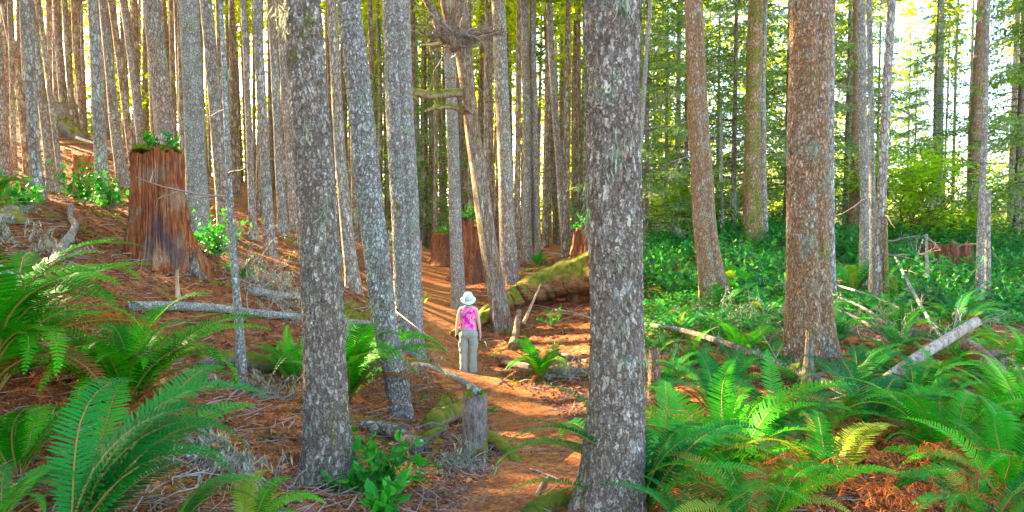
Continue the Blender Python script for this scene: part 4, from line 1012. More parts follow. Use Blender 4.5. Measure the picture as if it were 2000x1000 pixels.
# ================================================================== stumps
def stump_mesh(name, mat, r0, r1, h, seed, nseg=96, nz=50, jag=.25, splint=.08, roots=5, rootamp=.35, lean=(0, 0), el=1.0):
    g = np.random.default_rng(seed); th = np.linspace(0, 2 * PI, nseg, endpoint=False); t = np.linspace(-.15, 1, nz)[:, None]
    cx, cy = np.cos(th)[None], np.sin(th)[None]
    top = h * (1 - jag * (.5 + .5 * fbm(cx * 2.2 + seed, cy * 2.2, 0, seed, 3)) - jag * .35 * np.abs(vnoise(th[None] * 9, 0, 0, seed + 3)))
    z = t * top; tt = t.clip(0, 1)
    r = r0 + (r1 - r0) * (1 - (1 - tt) ** 2.2)
    r = r * (1 + rootamp * np.exp(-tt * 6) * np.cos(roots * th[None] + seed) + .10 * fbm(cx * 1.5, cy * 1.5, tt * 1.2, seed + 4, 3))
    r = r * (1 + splint * .9 * (np.abs(fbm(th[None] * 22, tt * .9 + seed, 0, seed + 17, 3)) * 2 - .5) + splint * fbm(th[None] * 7 / 1.0, tt * 1.4 + seed, 0, seed + 7, 3) + splint * .6 * np.round(fbm(th[None] * 4, tt * 2.5, 3, seed + 8, 2) * 3) / 3)
    r = r * (1 - .13 * np.exp(-(vnoise(th[None] * 8, tt * .9 + seed, 0, seed + 31) / .07) ** 2) * (splint > .09)) * (1 + .05 * fbm(th[None] * 9, tt * 9, seed, seed + 41, 3))
    X = cx * r * el + lean[0] * z; Y = cy * r + lean[1] * z
    V = np.stack([X, Y, z + 0 * r], -1).reshape(-1, 3)
    i, j = np.meshgrid(np.arange(nz - 1), np.arange(nseg), indexing='ij'); jn = (j + 1) % nseg
    F = [np.stack([i * nseg + j, i * nseg + jn, (i + 1) * nseg + jn, (i + 1) * nseg + j], -1).reshape(-1, 4)]
    # hollowed broken top: two inner rings then a centre
    base = (nz - 1) * nseg; last = V[-nseg:]; cen = last.mean(0); ext = []
    for q, dz in ((.72, .04), (.4, .10)): ext.append(cen + (last - cen) * [q, q, 1] - [0, 0, dz * h] + g.normal(0, .015 * h, (nseg, 3)))
    V = np.r_[V, ext[0], ext[1], [cen - [0, 0, .1 * h]]]; k = np.arange(nseg); kn = (k + 1) % nseg
    for a, b in ((base, nz * nseg), (nz * nseg, (nz + 1) * nseg)): F.append(np.stack([a + k, a + kn, b + kn, b + k], 1))
    F.append(np.stack([(nz + 1) * nseg + k, (nz + 1) * nseg + kn, np.full(nseg, (nz + 2) * nseg)], 1))
    return mesh_from(name, V, F, [M[mat]] if isinstance(mat, str) else [mat], True)
def moss_cap(r, seed, hh=.06, n=2600, L=.05, el=1.0):
    g = np.random.default_rng(seed); mb = MB(); th = np.linspace(0, 2 * PI, 40, endpoint=False); V = [[0, 0, hh]]
    for q in (.35, .7, .95, 1.06):
        rr = r * q * (1 + .12 * fbm(np.cos(th) * 2, np.sin(th) * 2, q, seed, 3)); V += list(np.stack([np.cos(th) * rr * el, np.sin(th) * rr, hh * (1 - q ** 3 * 1.6) + .03 * fbm(np.cos(th) * 3 * q, np.sin(th) * 3 * q, 2, seed, 3)], 1))
    k = np.arange(40); kn = (k + 1) % 40; Q = np.concatenate([np.stack([1 + a * 40 + k, 1 + a * 40 + kn, 1 + (a + 1) * 40 + kn, 1 + (a + 1) * 40 + k], 1) for a in range(3)])
    mb.add(V, Q, np.stack([0 * k, 1 + k, 1 + kn], 1))
    a = g.uniform(0, 2 * PI, n); q = np.sqrt(g.random(n)) * 1.05; C = np.c_[np.cos(a) * q * r * el, np.sin(a) * q * r, hh * (1 - q ** 3 * 1.7)]; U = unit(np.c_[g.normal(0, .5, (n, 2)), np.ones(n)]); W = unit(np.cross(U, g.normal(0, 1, (n, 3))))
    mb.diamonds(C, U, W, L * g.uniform(.4, 1, n), L * .16); return mb.mesh('moss_cap', M['moss'])
def stump(label, px, py, r0, r1, h, seed, mat='redwood2', cap=True, ell=1.0, **k):
    b = hit(px, py); t = thing('tree_stump', label, 'stump', b); link('wood', stump_mesh('wood', mat, r0, r1, h, seed, el=ell, **k), t)
    ln = k.get('lean', (0, 0))
    if cap: link('moss_cap', moss_cap(r1 * .97, seed, max(.04, r1 * .1), el=ell), t, (ln[0] * h, ln[1] * h, h * (1 - k.get('jag', .25) * .42)))
    return t, b
t, b = stump('big rotting red stump with charred streaks, mossy top and seedlings', 312, 524, .52, .355, 2.0, 4, 'redwood', True, jag=.10, splint=.15, roots=3, rootamp=.36, lean=(.0, 0), nseg=320, nz=90)
for k, (dx, dy, lab) in enumerate([(.33, -.15, 'seedling with round leaves sprouting at the edge of the mossy stump top'), (.1, -.3, 'small yellow green sprig drooping down the mossy stump face'), (-.15, .1, 'ferny sprig on the crest of the mossy topped stump')]):
    leafy(lab, 300 + k, 300, [.32, .22, .3][k], 6, .075, 'seedling', 'seedling', loc=(b[0] + dx - .05, b[1] + dy, b[2] + 1.93), spread=.9)
stump('charred pointed root spur leaning at the foot of the mossy topped stump', 378, 540, .16, .06, .62, 9, 'bark_dark', False, jag=.5, nseg=40, nz=20)
stump('dark red stump remains on the hillside behind leafy shrubs', 172, 372, .42, .34, 1.25, 12, 'redwood2', False, jag=.3, nseg=60, nz=30)
stump('grey weathered stump high on the slope in the dim stand', 122, 262, .8, .6, 1.5, 14, 'greystump', False, jag=.2, nseg=50, nz=24)
stump('small red broken stump behind the mottled purple grey trunk', 424, 462, .34, .22, 1.1, 16, 'redwood2', False, jag=.4, nseg=50, nz=24)
t, b = stump('squat old red stump with greens on top beyond the hiker', 872, 514, .82, .58, 1.35, 18, 'darkred2', True, jag=.1, nseg=80, nz=40, rootamp=.55, roots=3)
leafy('tuft of greens crowning the squat red stump', 872, 450, .5, 12, .09, 'seedling', 'seedling', loc=(b[0], b[1], b[2] + 1.25), spread=1)
t, b = stump('tall ragged red stump with shelf fungus behind the leaning twisted tree', 922, 545, .75, .42, 2.5, 20, 'darkred2', False, jag=.22, splint=.14, nseg=90, nz=60, lean=(-.05, 0), rootamp=.3)
f = MB()
for (dx, dz, s) in ((.25, 1.9, .16), (.36, 1.65, .13)):
    th, ph = np.meshgrid(np.linspace(0, 2 * PI, 16, endpoint=False), np.linspace(.05, PI - .05, 8)); V = np.stack([np.cos(th) * np.sin(ph) * s, np.sin(th) * np.sin(ph) * s, np.cos(ph) * s * .35], -1).reshape(-1, 3) + [dx - .05, -.36, dz]
    i, j = np.meshgrid(np.arange(7), np.arange(16), indexing='ij'); jn = (j + 1) % 16
    o = MB(); o.add(V, np.stack([i * 16 + j, (i + 1) * 16 + j, (i + 1) * 16 + jn, i * 16 + jn], -1).reshape(-1, 4)); link('shelf_fungus', o.mesh('shelf_fungus', M['freshwood'], True), t)
leafy('greens crowning the tall ragged red stump', 915, 402, .45, 12, .09, 'seedling', 'seedling', loc=(b[0] - .12, b[1], b[2] + 2.2), spread=1)
t, b = stump('ragged root stump at the thick end of the mossy log', 1150, 560, 1.15, .42, 2.0, 22, 'darkred2', False, jag=.25, splint=.16, nseg=110, nz=50, rootamp=.5, roots=5)
leafy('bushy greens on top of the ragged root stump', 1133, 430, .5, 16, .10, 'seedling', 'seedling', loc=(b[0] - .05, b[1], b[2] + 1.75), spread=1)
stump('old red stump overgrown by shrubs behind the thin broken pole', 1845, 545, .70, .60, 1.0, 24, 'darkred', False, jag=.12, nseg=90, nz=36, rootamp=.2)
stump('small grey cut stump behind the crossed logs', 1938, 745, .15, .13, .42, 26, 'greystump', False, jag=.05, nseg=40, nz=16)
t, b = stump('short mossy stump with flat cut top beside the path', 928, 872, .118, .108, .54, 28, 'greystump', False, jag=.03, splint=.04, nseg=72, nz=30, rootamp=.2, ell=1.0)
def mossy_root(label, pts, r0, r1, mat='logmoss2', name='exposed_root', cat='root', n=10):
    Q = []
    for px, py, lf in pts: q = hit(px, py); q[2] += lf; Q.append(q)
    o = Q[0].copy(); Q = _cr([q - o for q in Q], n); g = np.random.default_rng(int(pts[0][0])); mb = MB()
    rr = np.linspace(r0, r1, len(Q)) * (1 + .18 * fbm(np.arange(len(Q)) * .4, 0, 0, int(pts[0][1]), 3)); mb.tube(Q, rr, 14)
    t = tag(link(name, mb.mesh(name, M[mat], True), None, o), label, cat); return t
mossy_root('mossy root running out from the short mossy stump', [(945, 855, .06), (975, 868, .05), (1000, 885, .02), (1020, 897, -.02)], .085, .03)
mossy_root('yellow mossed root crossing the path at the bottom edge', [(1170, 975, .02), (1110, 975, .03), (1060, 985, .03), (1030, 995, .0)], .11, .05)
stump('mossy post stump beside the widest trunk', 1277, 792, .078, .062, .64, 31, 'bark_moss', False, jag=.04, nseg=40, nz=24, splint=.05, rootamp=.15)
stump('splintered grey snag in front of the brown sided trunk', 1578, 768, .105, .035, .88, 33, 'greystump', False, jag=.35, nseg=48, nz=40, splint=.2)
stump('slim pale stake stump with broken tip below the mossy topped stump', 347, 585, .035, .022, .42, 35, 'freshwood', False, jag=.2, nseg=20, nz=16)
stump('white broken stake standing by the squat red stump', 823, 508, .10, .04, 1.0, 37, 'freshwood', False, jag=.3, nseg=20, nz=16)
stump('grey root clump with hanging lichen on the hillside edge', 20, 442, .25, .18, .3, 39, 'greystump', False, jag=.4, nseg=40, nz=16)

# ================================================================== logs, branches and sticks
def log(label, pts, r0, r1, mat='deadwood', name='fallen_log', cat='log', n=8, sides=16, stubs=0, tufts=0, bump=.12, group=None):
    """pts: (px, py, lift of the axis above the ground)"""
    Q = []
    for px, py, lf in pts: q = hit(px, py); q[2] += lf; Q.append(q)
    o = Q[0].copy(); Q = [q - o for q in Q]; Q = _cr(Q, n) if len(Q) > 2 else np.linspace(Q[0], Q[1], 20); g = np.random.default_rng(int(pts[0][0] * 3 + pts[0][1]))
    m = len(Q); mb = MB(); rr = np.linspace(r0, r1, m); P = Q + np.cumsum(g.normal(0, 1, (m, 3)), 0) * r1 * .03
    T = unit(np.gradient(P, axis=0)); th = np.linspace(0, 2 * PI, sides, endpoint=False); V = []
    u = unit(np.cross(T[0], [0, 0, 1.0]))
    for i in range(m):
        u = unit(u - T[i] * (u @ T[i])); v = np.cross(T[i], u); k = rr[i] * (1 + bump * fbm(np.cos(th) * 1.5, np.sin(th) * 1.5, i * min(.22, 1.2 / sides), int(pts[0][0]), 3))[:, None]
        V.append(P[i] + k * (np.cos(th)[:, None] * u + np.sin(th)[:, None] * v))
    V = np.concatenate(V); i, j = np.meshgrid(np.arange(m - 1), np.arange(sides), indexing='ij'); jn = (j + 1) % sides
    V = np.r_[V, P[:1], P[-1:]]; kk = np.arange(sides)
    T3 = np.r_[np.stack([np.full(sides, m * sides), (kk + 1) % sides, kk], 1), np.stack([np.full(sides, m * sides + 1), (m - 1) * sides + kk, (m - 1) * sides + (kk + 1) % sides], 1)]
    mb.add(V, np.stack([i * sides + j, i * sides + jn, (i + 1) * sides + jn, (i + 1) * sides + j], -1).reshape(-1, 4), T3)
    t = tag(link(name, mb.mesh(name, M[mat], True), None, o), label, cat, group)
    for k in range(stubs):
        q = g.integers(2, m - 1); d = link('dead_branch', DEADB[g.integers(5)], t, P[q]); d.rotation_euler = (g.uniform(0, 6), g.uniform(-1.2, -.1), g.uniform(0, 6)); s = g.uniform(.2, .6) * (1 + r0 * 3); d.scale = (s, s, s)
    for k in range(tufts):
        q = g.integers(1, m - 1); d = link('lichen_tuft', TUFT[g.integers(4)], t, P[q] + [0, 0, rr[q] * .3]); s = g.uniform(.6, 1.5); d.scale = (s, s, s)
    return t
log('huge mossy log lying behind the leaning twisted tree', [(935, 628, .10), (970, 612, .25), (1020, 600, .45), (1090, 590, .72), (1180, 585, .95)], .14, .62, 'logmoss', sides=48, n=14, bump=.16)
log('split mossy slab beside the huge log under the twisted tree', [(885, 655, .05), (930, 640, .16), (985, 622, .28)], .10, .16, 'logmoss', bump=.3, sides=20)
log('pale splintered stick leaning on the huge mossy log', [(1022, 640, .1), (1060, 600, .75)], .05, .012, 'freshwood', 'broken_stick', 'stick')
log('white barked fallen log behind the big fountain fern', [(255, 607, .05), (400, 618, .07), (520, 628, .08), (650, 634, .08), (730, 636, .06)], .062, .05, 'bark_pale', tufts=8, stubs=2)
log('shorter white fallen log behind the thick speckled trunk', [(490, 580, .06), (560, 588, .08), (640, 594, .06)], .075, .05, 'bark_pale', stubs=3, tufts=4)
log('dark half rotten log beneath the white fallen log', [(385, 700, .05), (470, 715, .07), (560, 735, .06)], .11, .09, 'greystump', tufts=6)
log('bare leaning pole whose end rests on the short mossy stump', [(806, 722, .12), (850, 748, .25), (905, 800, .38), (932, 868, .52)], .032, .05, 'bark_pale', stubs=1, tufts=1)
log('thin dead branch hanging above the leaning pole', [(750, 665, .7), (800, 700, .6), (876, 726, .35)], .014, .006, 'deadwood', 'dead_branch', 'branch')
log('mossy cut log end beside the short stump', [(842, 838, .09), (900, 806, .09)], .10, .105, 'logmoss2')
log('short bark log with round cut end near the mossy one', [(846, 822, .06), (872, 790, .07)], .068, .07, 'greystump')
log('small bark log lying in front of the round cut one', [(832, 866, .05), (866, 834, .05)], .045, .05, 'greystump')
log('dark log lying between fern and leafy shrub', [(705, 835, .05), (760, 850, .06), (822, 885, .05)], .055, .075, 'bark_dark')
log('short dark log near the single fern by the path', [(978, 712, .08), (1040, 720, .08)], .075, .07, 'bark_dark')
log('stub of branch standing at the foot of the twisted tree', [(1000, 690, .05), (1008, 660, .1), (1016, 650, .55)], .10, .07, 'bark_brown')
log('white forked branch lying in front of the mossy log', [(1085, 615, .1), (1120, 622, .12), (1155, 632, .1)], .03, .015, 'bark_pale', 'dead_branch', 'branch', stubs=3)
log('dark stick under the white forked branch', [(1075, 690, .04), (1150, 712, .05)], .035, .025, 'bark_dark', 'broken_stick', 'stick')
log('curved grey dead branch on the hillside litter', [(108, 515, .05), (128, 492, .06), (148, 460, .08), (138, 432, .1), (140, 412, .12)], .065, .045, 'bark_mid', 'dead_branch', 'branch', tufts=2)
log('grey branch reaching in from the hillside edge', [(-20, 455, .08), (30, 440, .1), (70, 415, .08)], .06, .03, 'bark_pale', 'dead_branch', 'branch', stubs=2, tufts=5)
log('dark branch at the edge above the broad fern', [(-20, 525, .05), (35, 545, .05), (70, 552, .04)], .06, .04, 'bark_mid', 'dead_branch', 'branch', tufts=2)
log('long thin fallen trunk crossing from the widest trunk to the snag', [(1235, 660, .30), (1330, 690, .32), (1450, 730, .32), (1560, 760, .22), (1660, 785, .12)], .032, .05, 'bark_mid', stubs=3, tufts=10)
log('pale fallen trunk propped up and pointing to the stump', [(1690, 785, .10), (1790, 760, .35), (1905, 745, .72)], .072, .055, 'deadwood', stubs=4, bump=.25)
log('brown broken log crossing under the pale propped one', [(1885, 735, .42), (1930, 760, .28), (1985, 790, .06)], .075, .085, 'bark_brown')
log('golden brown log at the edge beside the crossed logs', [(1935, 705, .08), (2030, 745, .08)], .07, .09, 'freshwood')
log('grey log lying half under ferns by the brown sided trunk', [(1600, 800, .05), (1700, 770, .06)], .05, .045, 'bark_pale', tufts=3)
log('short broken log just past the brown sided trunk base', [(1612, 752, .04), (1672, 762, .05)], .055, .045, 'bark_mid')
log('pale bare stick lying at the path edge near the bottom', [(1048, 958, .02), (1060, 938, .03), (1072, 925, .03)], .014, .008, 'freshwood', 'broken_stick', 'stick')
log('thin grey stick on the litter below the bare pole stick', [(1035, 908, .015), (1080, 925, .02), (1100, 935, .02)], .009, .006, 'deadwood', 'broken_stick', 'stick')
log('dark twig in front of the short mossy stump', [(905, 898, .02), (945, 896, .03), (985, 905, .015)], .012, .006, 'bark_dark', 'broken_stick', 'stick')
log('grey forked branch on the litter near the teal fern', [(370, 900, .03), (410, 872, .07), (450, 868, .04)], .022, .012, 'bark_pale', 'dead_branch', 'branch', stubs=3, tufts=4)
log('second grey branch beneath the lichen hung fork', [(380, 905, .03), (400, 880, .12), (402, 845, .2)], .012, .006, 'deadwood', 'dead_branch', 'branch', stubs=1, tufts=3)
log('slanting thin stem among shrubs before the old stump', [(1745, 590, .9), (1790, 640, .45), (1835, 665, .05)], .02, .03, 'bark_pale', 'dead_branch', 'branch', stubs=2)
log('grey forked deadwood leaning by the old shrub covered stump', [(1770, 560, .1), (1788, 545, .5), (1800, 540, .95)], .04, .02, 'bark_pale', 'dead_branch', 'branch', stubs=2)
for i, (a, b_, c, d, lab) in enumerate([(1615, 585, 1800, 640, 'long bare fallen pole uppermost in the branch heap by the riverside trunks'), (1625, 610, 1770, 665, 'bare fallen pole lower in the branch heap by the riverside trunks'),
                     (1600, 630, 1760, 690, 'lowest bare pole of the branch heap by the riverside trunks')]):
    log(lab, [(a, b_, .35), ((a + c) / 2, (b_ + d) / 2, .28), (c, d, .1)], .018, .026, 'deadwood', 'fallen_pole', 'pole', stubs=2)
for i, (a, b_, c, d, lab) in enumerate([(150, 285, 250, 322, 'long brown pole lying across the uphill debris'), (110, 300, 200, 300, 'mossy fallen pole level across the uphill debris'),
                     (190, 330, 260, 300, 'crossing pole at the top of the uphill debris'), (160, 350, 250, 345, 'light splintered pole low in the uphill debris')]):
    log(lab, [(a, b_, .3), ((a + c) / 2, (b_ + d) / 2, .35), (c, d, .3)], .06, .05, ['deadwood', 'logmoss', 'bark_brown', 'freshwood'][i], 'fallen_pole', 'pole', stubs=1)

# lichen draped twig heap behind the thick speckled trunk and others
def twig_heap(label, px, py, w, h, n, seed, tufts=20):
    b = hit(px, py); g = np.random.default_rng(seed); t = thing('twig_heap', label, 'twig heap', b)
    st, lf = MB(), MB(); C = []
    for k in range(n):
        p = np.array([g.normal(0, w * .4), g.normal(0, w * .35), 0]); p[2] = Hz(b[0] + p[0], b[1] + p[1]) - b[2]; d = unit(np.r_[g.normal(0, 1, 2), g.uniform(.1, 1.3)]); P = [p]; L = h * g.uniform(.5, 1.4)
        for q in range(7): d = unit(d + g.normal(0, .2, 3)); P.append(P[-1] + d * L / 7)
        P = np.array(P); st.tube(P, np.linspace(.009, .002, 8), 4, False)
        for q in range(5): C.append(P[g.integers(2, 8)])
        for q in range(3):
            s = P[g.integers(2, 7)]; e = unit(g.normal(0, 1, 3) + [0, 0, .3]) * L * .3; st.tube([s, s + e * .5 + g.normal(0, .01, 3), s + e], [.004, .003, .001], 3, False)
    C = np.repeat(np.array(C), 4, 0); C = C + g.normal(0, .025, C.shape); m = len(C); U = unit(np.c_[g.normal(0, .5, (m, 2)), -np.ones(m)]); W = unit(np.cross(U, g.normal(0, 1, (m, 3))))
    lf.diamonds(C, U, W, g.uniform(.03, .10, m), g.uniform(.003, .009, m))
    link('twigs', st.mesh('twigs', M['twig']), t).__setitem__('kind', 'stuff'); link('lichen', lf.mesh('lichen', M['lichen']), t).__setitem__('kind', 'stuff')
twig_heap('pale lichen draped twig heap at the grey trunks behind the white logs', 520, 560, 1.3, .8, 60, 1)
twig_heap('twig heap with lichen between the two white fallen logs', 600, 620, 1.0, .5, 40, 2)
twig_heap('grey fluffy twig clump in front of the short mossy stump', 900, 905, .3, .16, 40, 3)
twig_heap('lichened twigs beside the single fern by the path', 1100, 730, .5, .28, 40, 4)
twig_heap('lichened brush near the hillside edge stump', 40, 480, .9, .35, 50, 5)
twig_heap('pale brush tangle beyond the long thin fallen trunk', 1470, 640, 1.2, .6, 70, 6)
twig_heap('lichen clump draped on the thin fallen trunk near the mossy post', 1300, 700, .4, .35, 30, 7)
twig_heap('grey twig tangle under the dark half rotten log', 540, 780, .7, .3, 50, 8)
twig_heap('twig tangle beside the trunk of fused stems', 740, 730, .7, .45, 40, 10)
twig_heap('grey brush by the riverside trunks and bare poles', 1740, 650, 1.3, .5, 60, 11)
twig_heap('scrap of lichened twigs by the bottom edge fern', 440, 930, .5, .18, 40, 12)

# ================================================================== litter that nobody could count
def scatter(n, d0, d1, xr=1.0, seed=0):
    g = np.random.default_rng(seed); d = np.exp(g.uniform(math.log(d0), math.log(d1), n)); px = g.uniform(-60, 2060, n)
    x = (px - 1000) / FPX * d; return x, d, g
def litter():
    x, y, g = scatter(230000, 2.8, 26, seed=3); z = H(x, y); n = len(x); mb = MB()
    a = g.uniform(0, 2 * PI, n); U = unit(np.c_[np.cos(a), np.sin(a), g.normal(0, .25, n)]); W = unit(np.cross(U, np.c_[g.normal(0, .5, (n, 2)), np.ones(n)]))
    k = (.55 + y / 9) ; L = g.uniform(.006, .026, n) * k * np.where(g.random(n) < .12, g.uniform(1.2, 3.6, n), 1)
    pd = path_dist(x, y); L *= np.where(pd < PW(y), .6, 1)
    mb.diamonds(np.c_[x, y, z + g.uniform(.002, .02, n)] - U * L[:, None] * .5, U, W, L, L * g.uniform(.12, .4, n))
    tag(link('leaf_litter', mb.mesh('leaf_litter', M['litter'])), 'fine brown and orange needle and bark litter', 'litter', kind='stuff')
    # twigs
    x, y, g = scatter(8500, 3.0, 28, seed=9); keep = (path_dist(x, y) > PW(y) * .9) | (g.random(len(x)) < .12); x, y = x[keep], y[keep]; mb = MB()
    z = H(x, y)
    for i in range(len(x)):
        L = g.uniform(.05, .34) * (.6 + y[i] / 14) * (2.2 if g.random() < .07 else 1); a = g.uniform(0, 2 * PI); d = np.array([math.cos(a), math.sin(a), 0]); e = np.array([x[i], y[i], 0]) + d * L
        p0 = np.array([x[i], y[i], z[i] + .012]); p1 = np.array([e[0], e[1], z[i] + g.uniform(-.02, .07)]); mid = (p0 + p1) / 2 + g.normal(0, L * .06, 3); mid[2] = abs(mid[2] - z[i]) + z[i]
        r = g.uniform(.0018, .0055) * (.7 + y[i] / 14); mb.tube([p0, mid, p1], [r, r * .9, r * .4], 4, False)
    tag(link('fallen_twigs', mb.mesh('fallen_twigs', M['twig'])), 'countless small grey and brown twigs lying on the litter', 'twigs', kind='stuff')
    # cones on the path
    g = np.random.default_rng(12); mb = MB(); n = 0; cu = []
    th, ph = np.meshgrid(np.linspace(0, 2 * PI, 6, endpoint=False), np.linspace(.25, PI - .15, 5))
    S0 = np.stack([np.cos(th) * np.sin(ph), np.sin(th) * np.sin(ph), np.cos(ph) * 1.9], -1).reshape(-1, 3); i, j = np.meshgrid(np.arange(4), np.arange(6), indexing='ij'); jn = (j + 1) % 6
    Q0 = np.stack([i * 6 + j, (i + 1) * 6 + j, (i + 1) * 6 + jn, i * 6 + jn], -1).reshape(-1, 4)
    pp = [(860, 1160, 860, 1010, 2600), (900, 1150, 740, 880, 1500), (560, 900, 880, 1010, 500), (1000, 1200, 700, 860, 500)]
    X = []; Y = []
    for a, b, c, d, k in pp:
        ux = g.uniform(a, b, k); uy = g.uniform(c, d, k)
        dd = np.interp(uy, [700, 740, 780, 830, 880, 930, 970, 1010], [14, 12, 9.3, 7.4, 6.1, 5.05, 4.4, 3.9]); P = np.array([unproj(q, w, e) for q, w, e in zip(ux, uy, dd)]); X.append(P[:, 0]); Y.append(P[:, 1])
    X = np.concatenate(X); Y = np.concatenate(Y); Z = H(X, Y)
    for k in range(len(X)):
        a = g.uniform(0, 2 * PI); t = g.uniform(-.4, .4); ax = np.array([math.cos(a) * math.cos(t), math.sin(a) * math.cos(t), math.sin(t)]); u = unit(np.cross(ax, [0, 0, 1.0])); v = np.cross(ax, u)
        s = g.uniform(.006, .0125); jit = 1 + .25 * g.random(len(S0))[:, None]
        mb.add((S0 * jit * s) @ np.array([u, v, ax]) + [X[k], Y[k], Z[k] + s * .8], Q0)
    tag(link('fallen_cones', mb.mesh('fallen_cones', M['cone'])), 'scattered brown spruce cones on the footpath', 'cones', kind='stuff')
    # moss mats and tiny green ground plants
    g = np.random.default_rng(31); x, y, _ = scatter(260000, 3, 24, seed=41); m = fbm(x * .9, y * .9, 0, 55, 4) + .12 * fbm(x * 5, y * 5, 0, 56, 2); keep = (m > .30) & (path_dist(x, y) > PW(y) * .85); x, y = x[keep], y[keep]
    z = H(x, y); n = len(x); mb = MB(); U = unit(np.c_[g.normal(0, .5, (n, 2)), np.ones(n)]); W = unit(np.cross(U, g.normal(0, 1, (n, 3)))); L = g.uniform(.01, .035, n) * (.6 + y / 10)
    mb.diamonds(np.c_[x, y, z - .003], U, W, L, L * .2); tag(link('ground_moss', mb.mesh('ground_moss', M['moss'])), 'low yellow green moss mats on the forest floor', 'moss', kind='stuff')
litter()
# ================================================================== the hiker
def skin_obj(name, verts, edges, radii, mat, parent, root=0, sub=2, smooth=True):
    me = bpy.data.meshes.new(name); me.from_pydata([tuple(v) for v in verts], edges, []); me.update()
    o = bpy.data.objects.new(name, me); COL.objects.link(o); o.parent = parent
    sk = o.modifiers.new('skin', 'SKIN'); sk.use_smooth_shade = True
    sv = me.skin_vertices[0].data if me.skin_vertices else None
    if sv is None:
        bm = bmesh.new(); bm.from_mesh(me); bm.verts.layers.skin.verify(); bm.to_mesh(me); bm.free(); sv = me.skin_vertices[0].data
    for i, r in enumerate(radii):
        sv[i].radius = (r, r) if not isinstance(r, tuple) else r; sv[i].use_root = (i == root)
    if sub: s = o.modifiers.new('subdivision', 'SUBSURF'); s.levels = sub; s.render_levels = sub
    me.materials.append(mat); return o
def loft(name, rings, mat, parent, n=32, closed=(True, True), noise=0.0, seed=0, smooth=True):
    """rings: (cx, cy, z, rx, ry, power)"""
    th = np.linspace(0, 2 * PI, n, endpoint=False); R0 = np.array([r[:5] for r in rings]); m = (len(rings) - 1) * 5 + 1
    A = _cr([r for r in R0], 5); m = len(A); V = []
    for q in A:
        c, s = np.cos(th), np.sin(th); p = .85
        V.append(np.stack([q[0] + q[3] * np.sign(c) * np.abs(c) ** p, q[1] + q[4] * np.sign(s) * np.abs(s) ** p, 0 * th + q[2]], 1))
    V = np.array(V)
    if noise:
        f = noise * fbm(V[..., 0] * 9, V[..., 1] * 9, V[..., 2] * 14, seed, 3) + noise * .6 * fbm(V[..., 0] * 22, V[..., 1] * 22, V[..., 2] * 30, seed + 1, 2)
        V = V + f[..., None] * np.stack([np.cos(th), np.sin(th), 0 * th], 1)[None]
    V = V.reshape(-1, 3); i, j = np.meshgrid(np.arange(m - 1), np.arange(n), indexing='ij'); jn = (j + 1) % n
    F = [np.stack([i * n + j, i * n + jn, (i + 1) * n + jn, (i + 1) * n + j], -1).reshape(-1, 4)]; T = []; k = np.arange(n)
    if closed[0]: V = np.r_[V, [A[0][:3]]]; T.append(np.stack([np.full(n, len(V) - 1), (k + 1) % n, k], 1))
    if closed[1]: V = np.r_[V, [A[-1][:3]]]; T.append(np.stack([np.full(n, len(V) - 1), (m - 1) * n + k, (m - 1) * n + (k + 1) % n], 1))
    return link(name, mesh_from(name, V, F + T, [mat], smooth), parent)
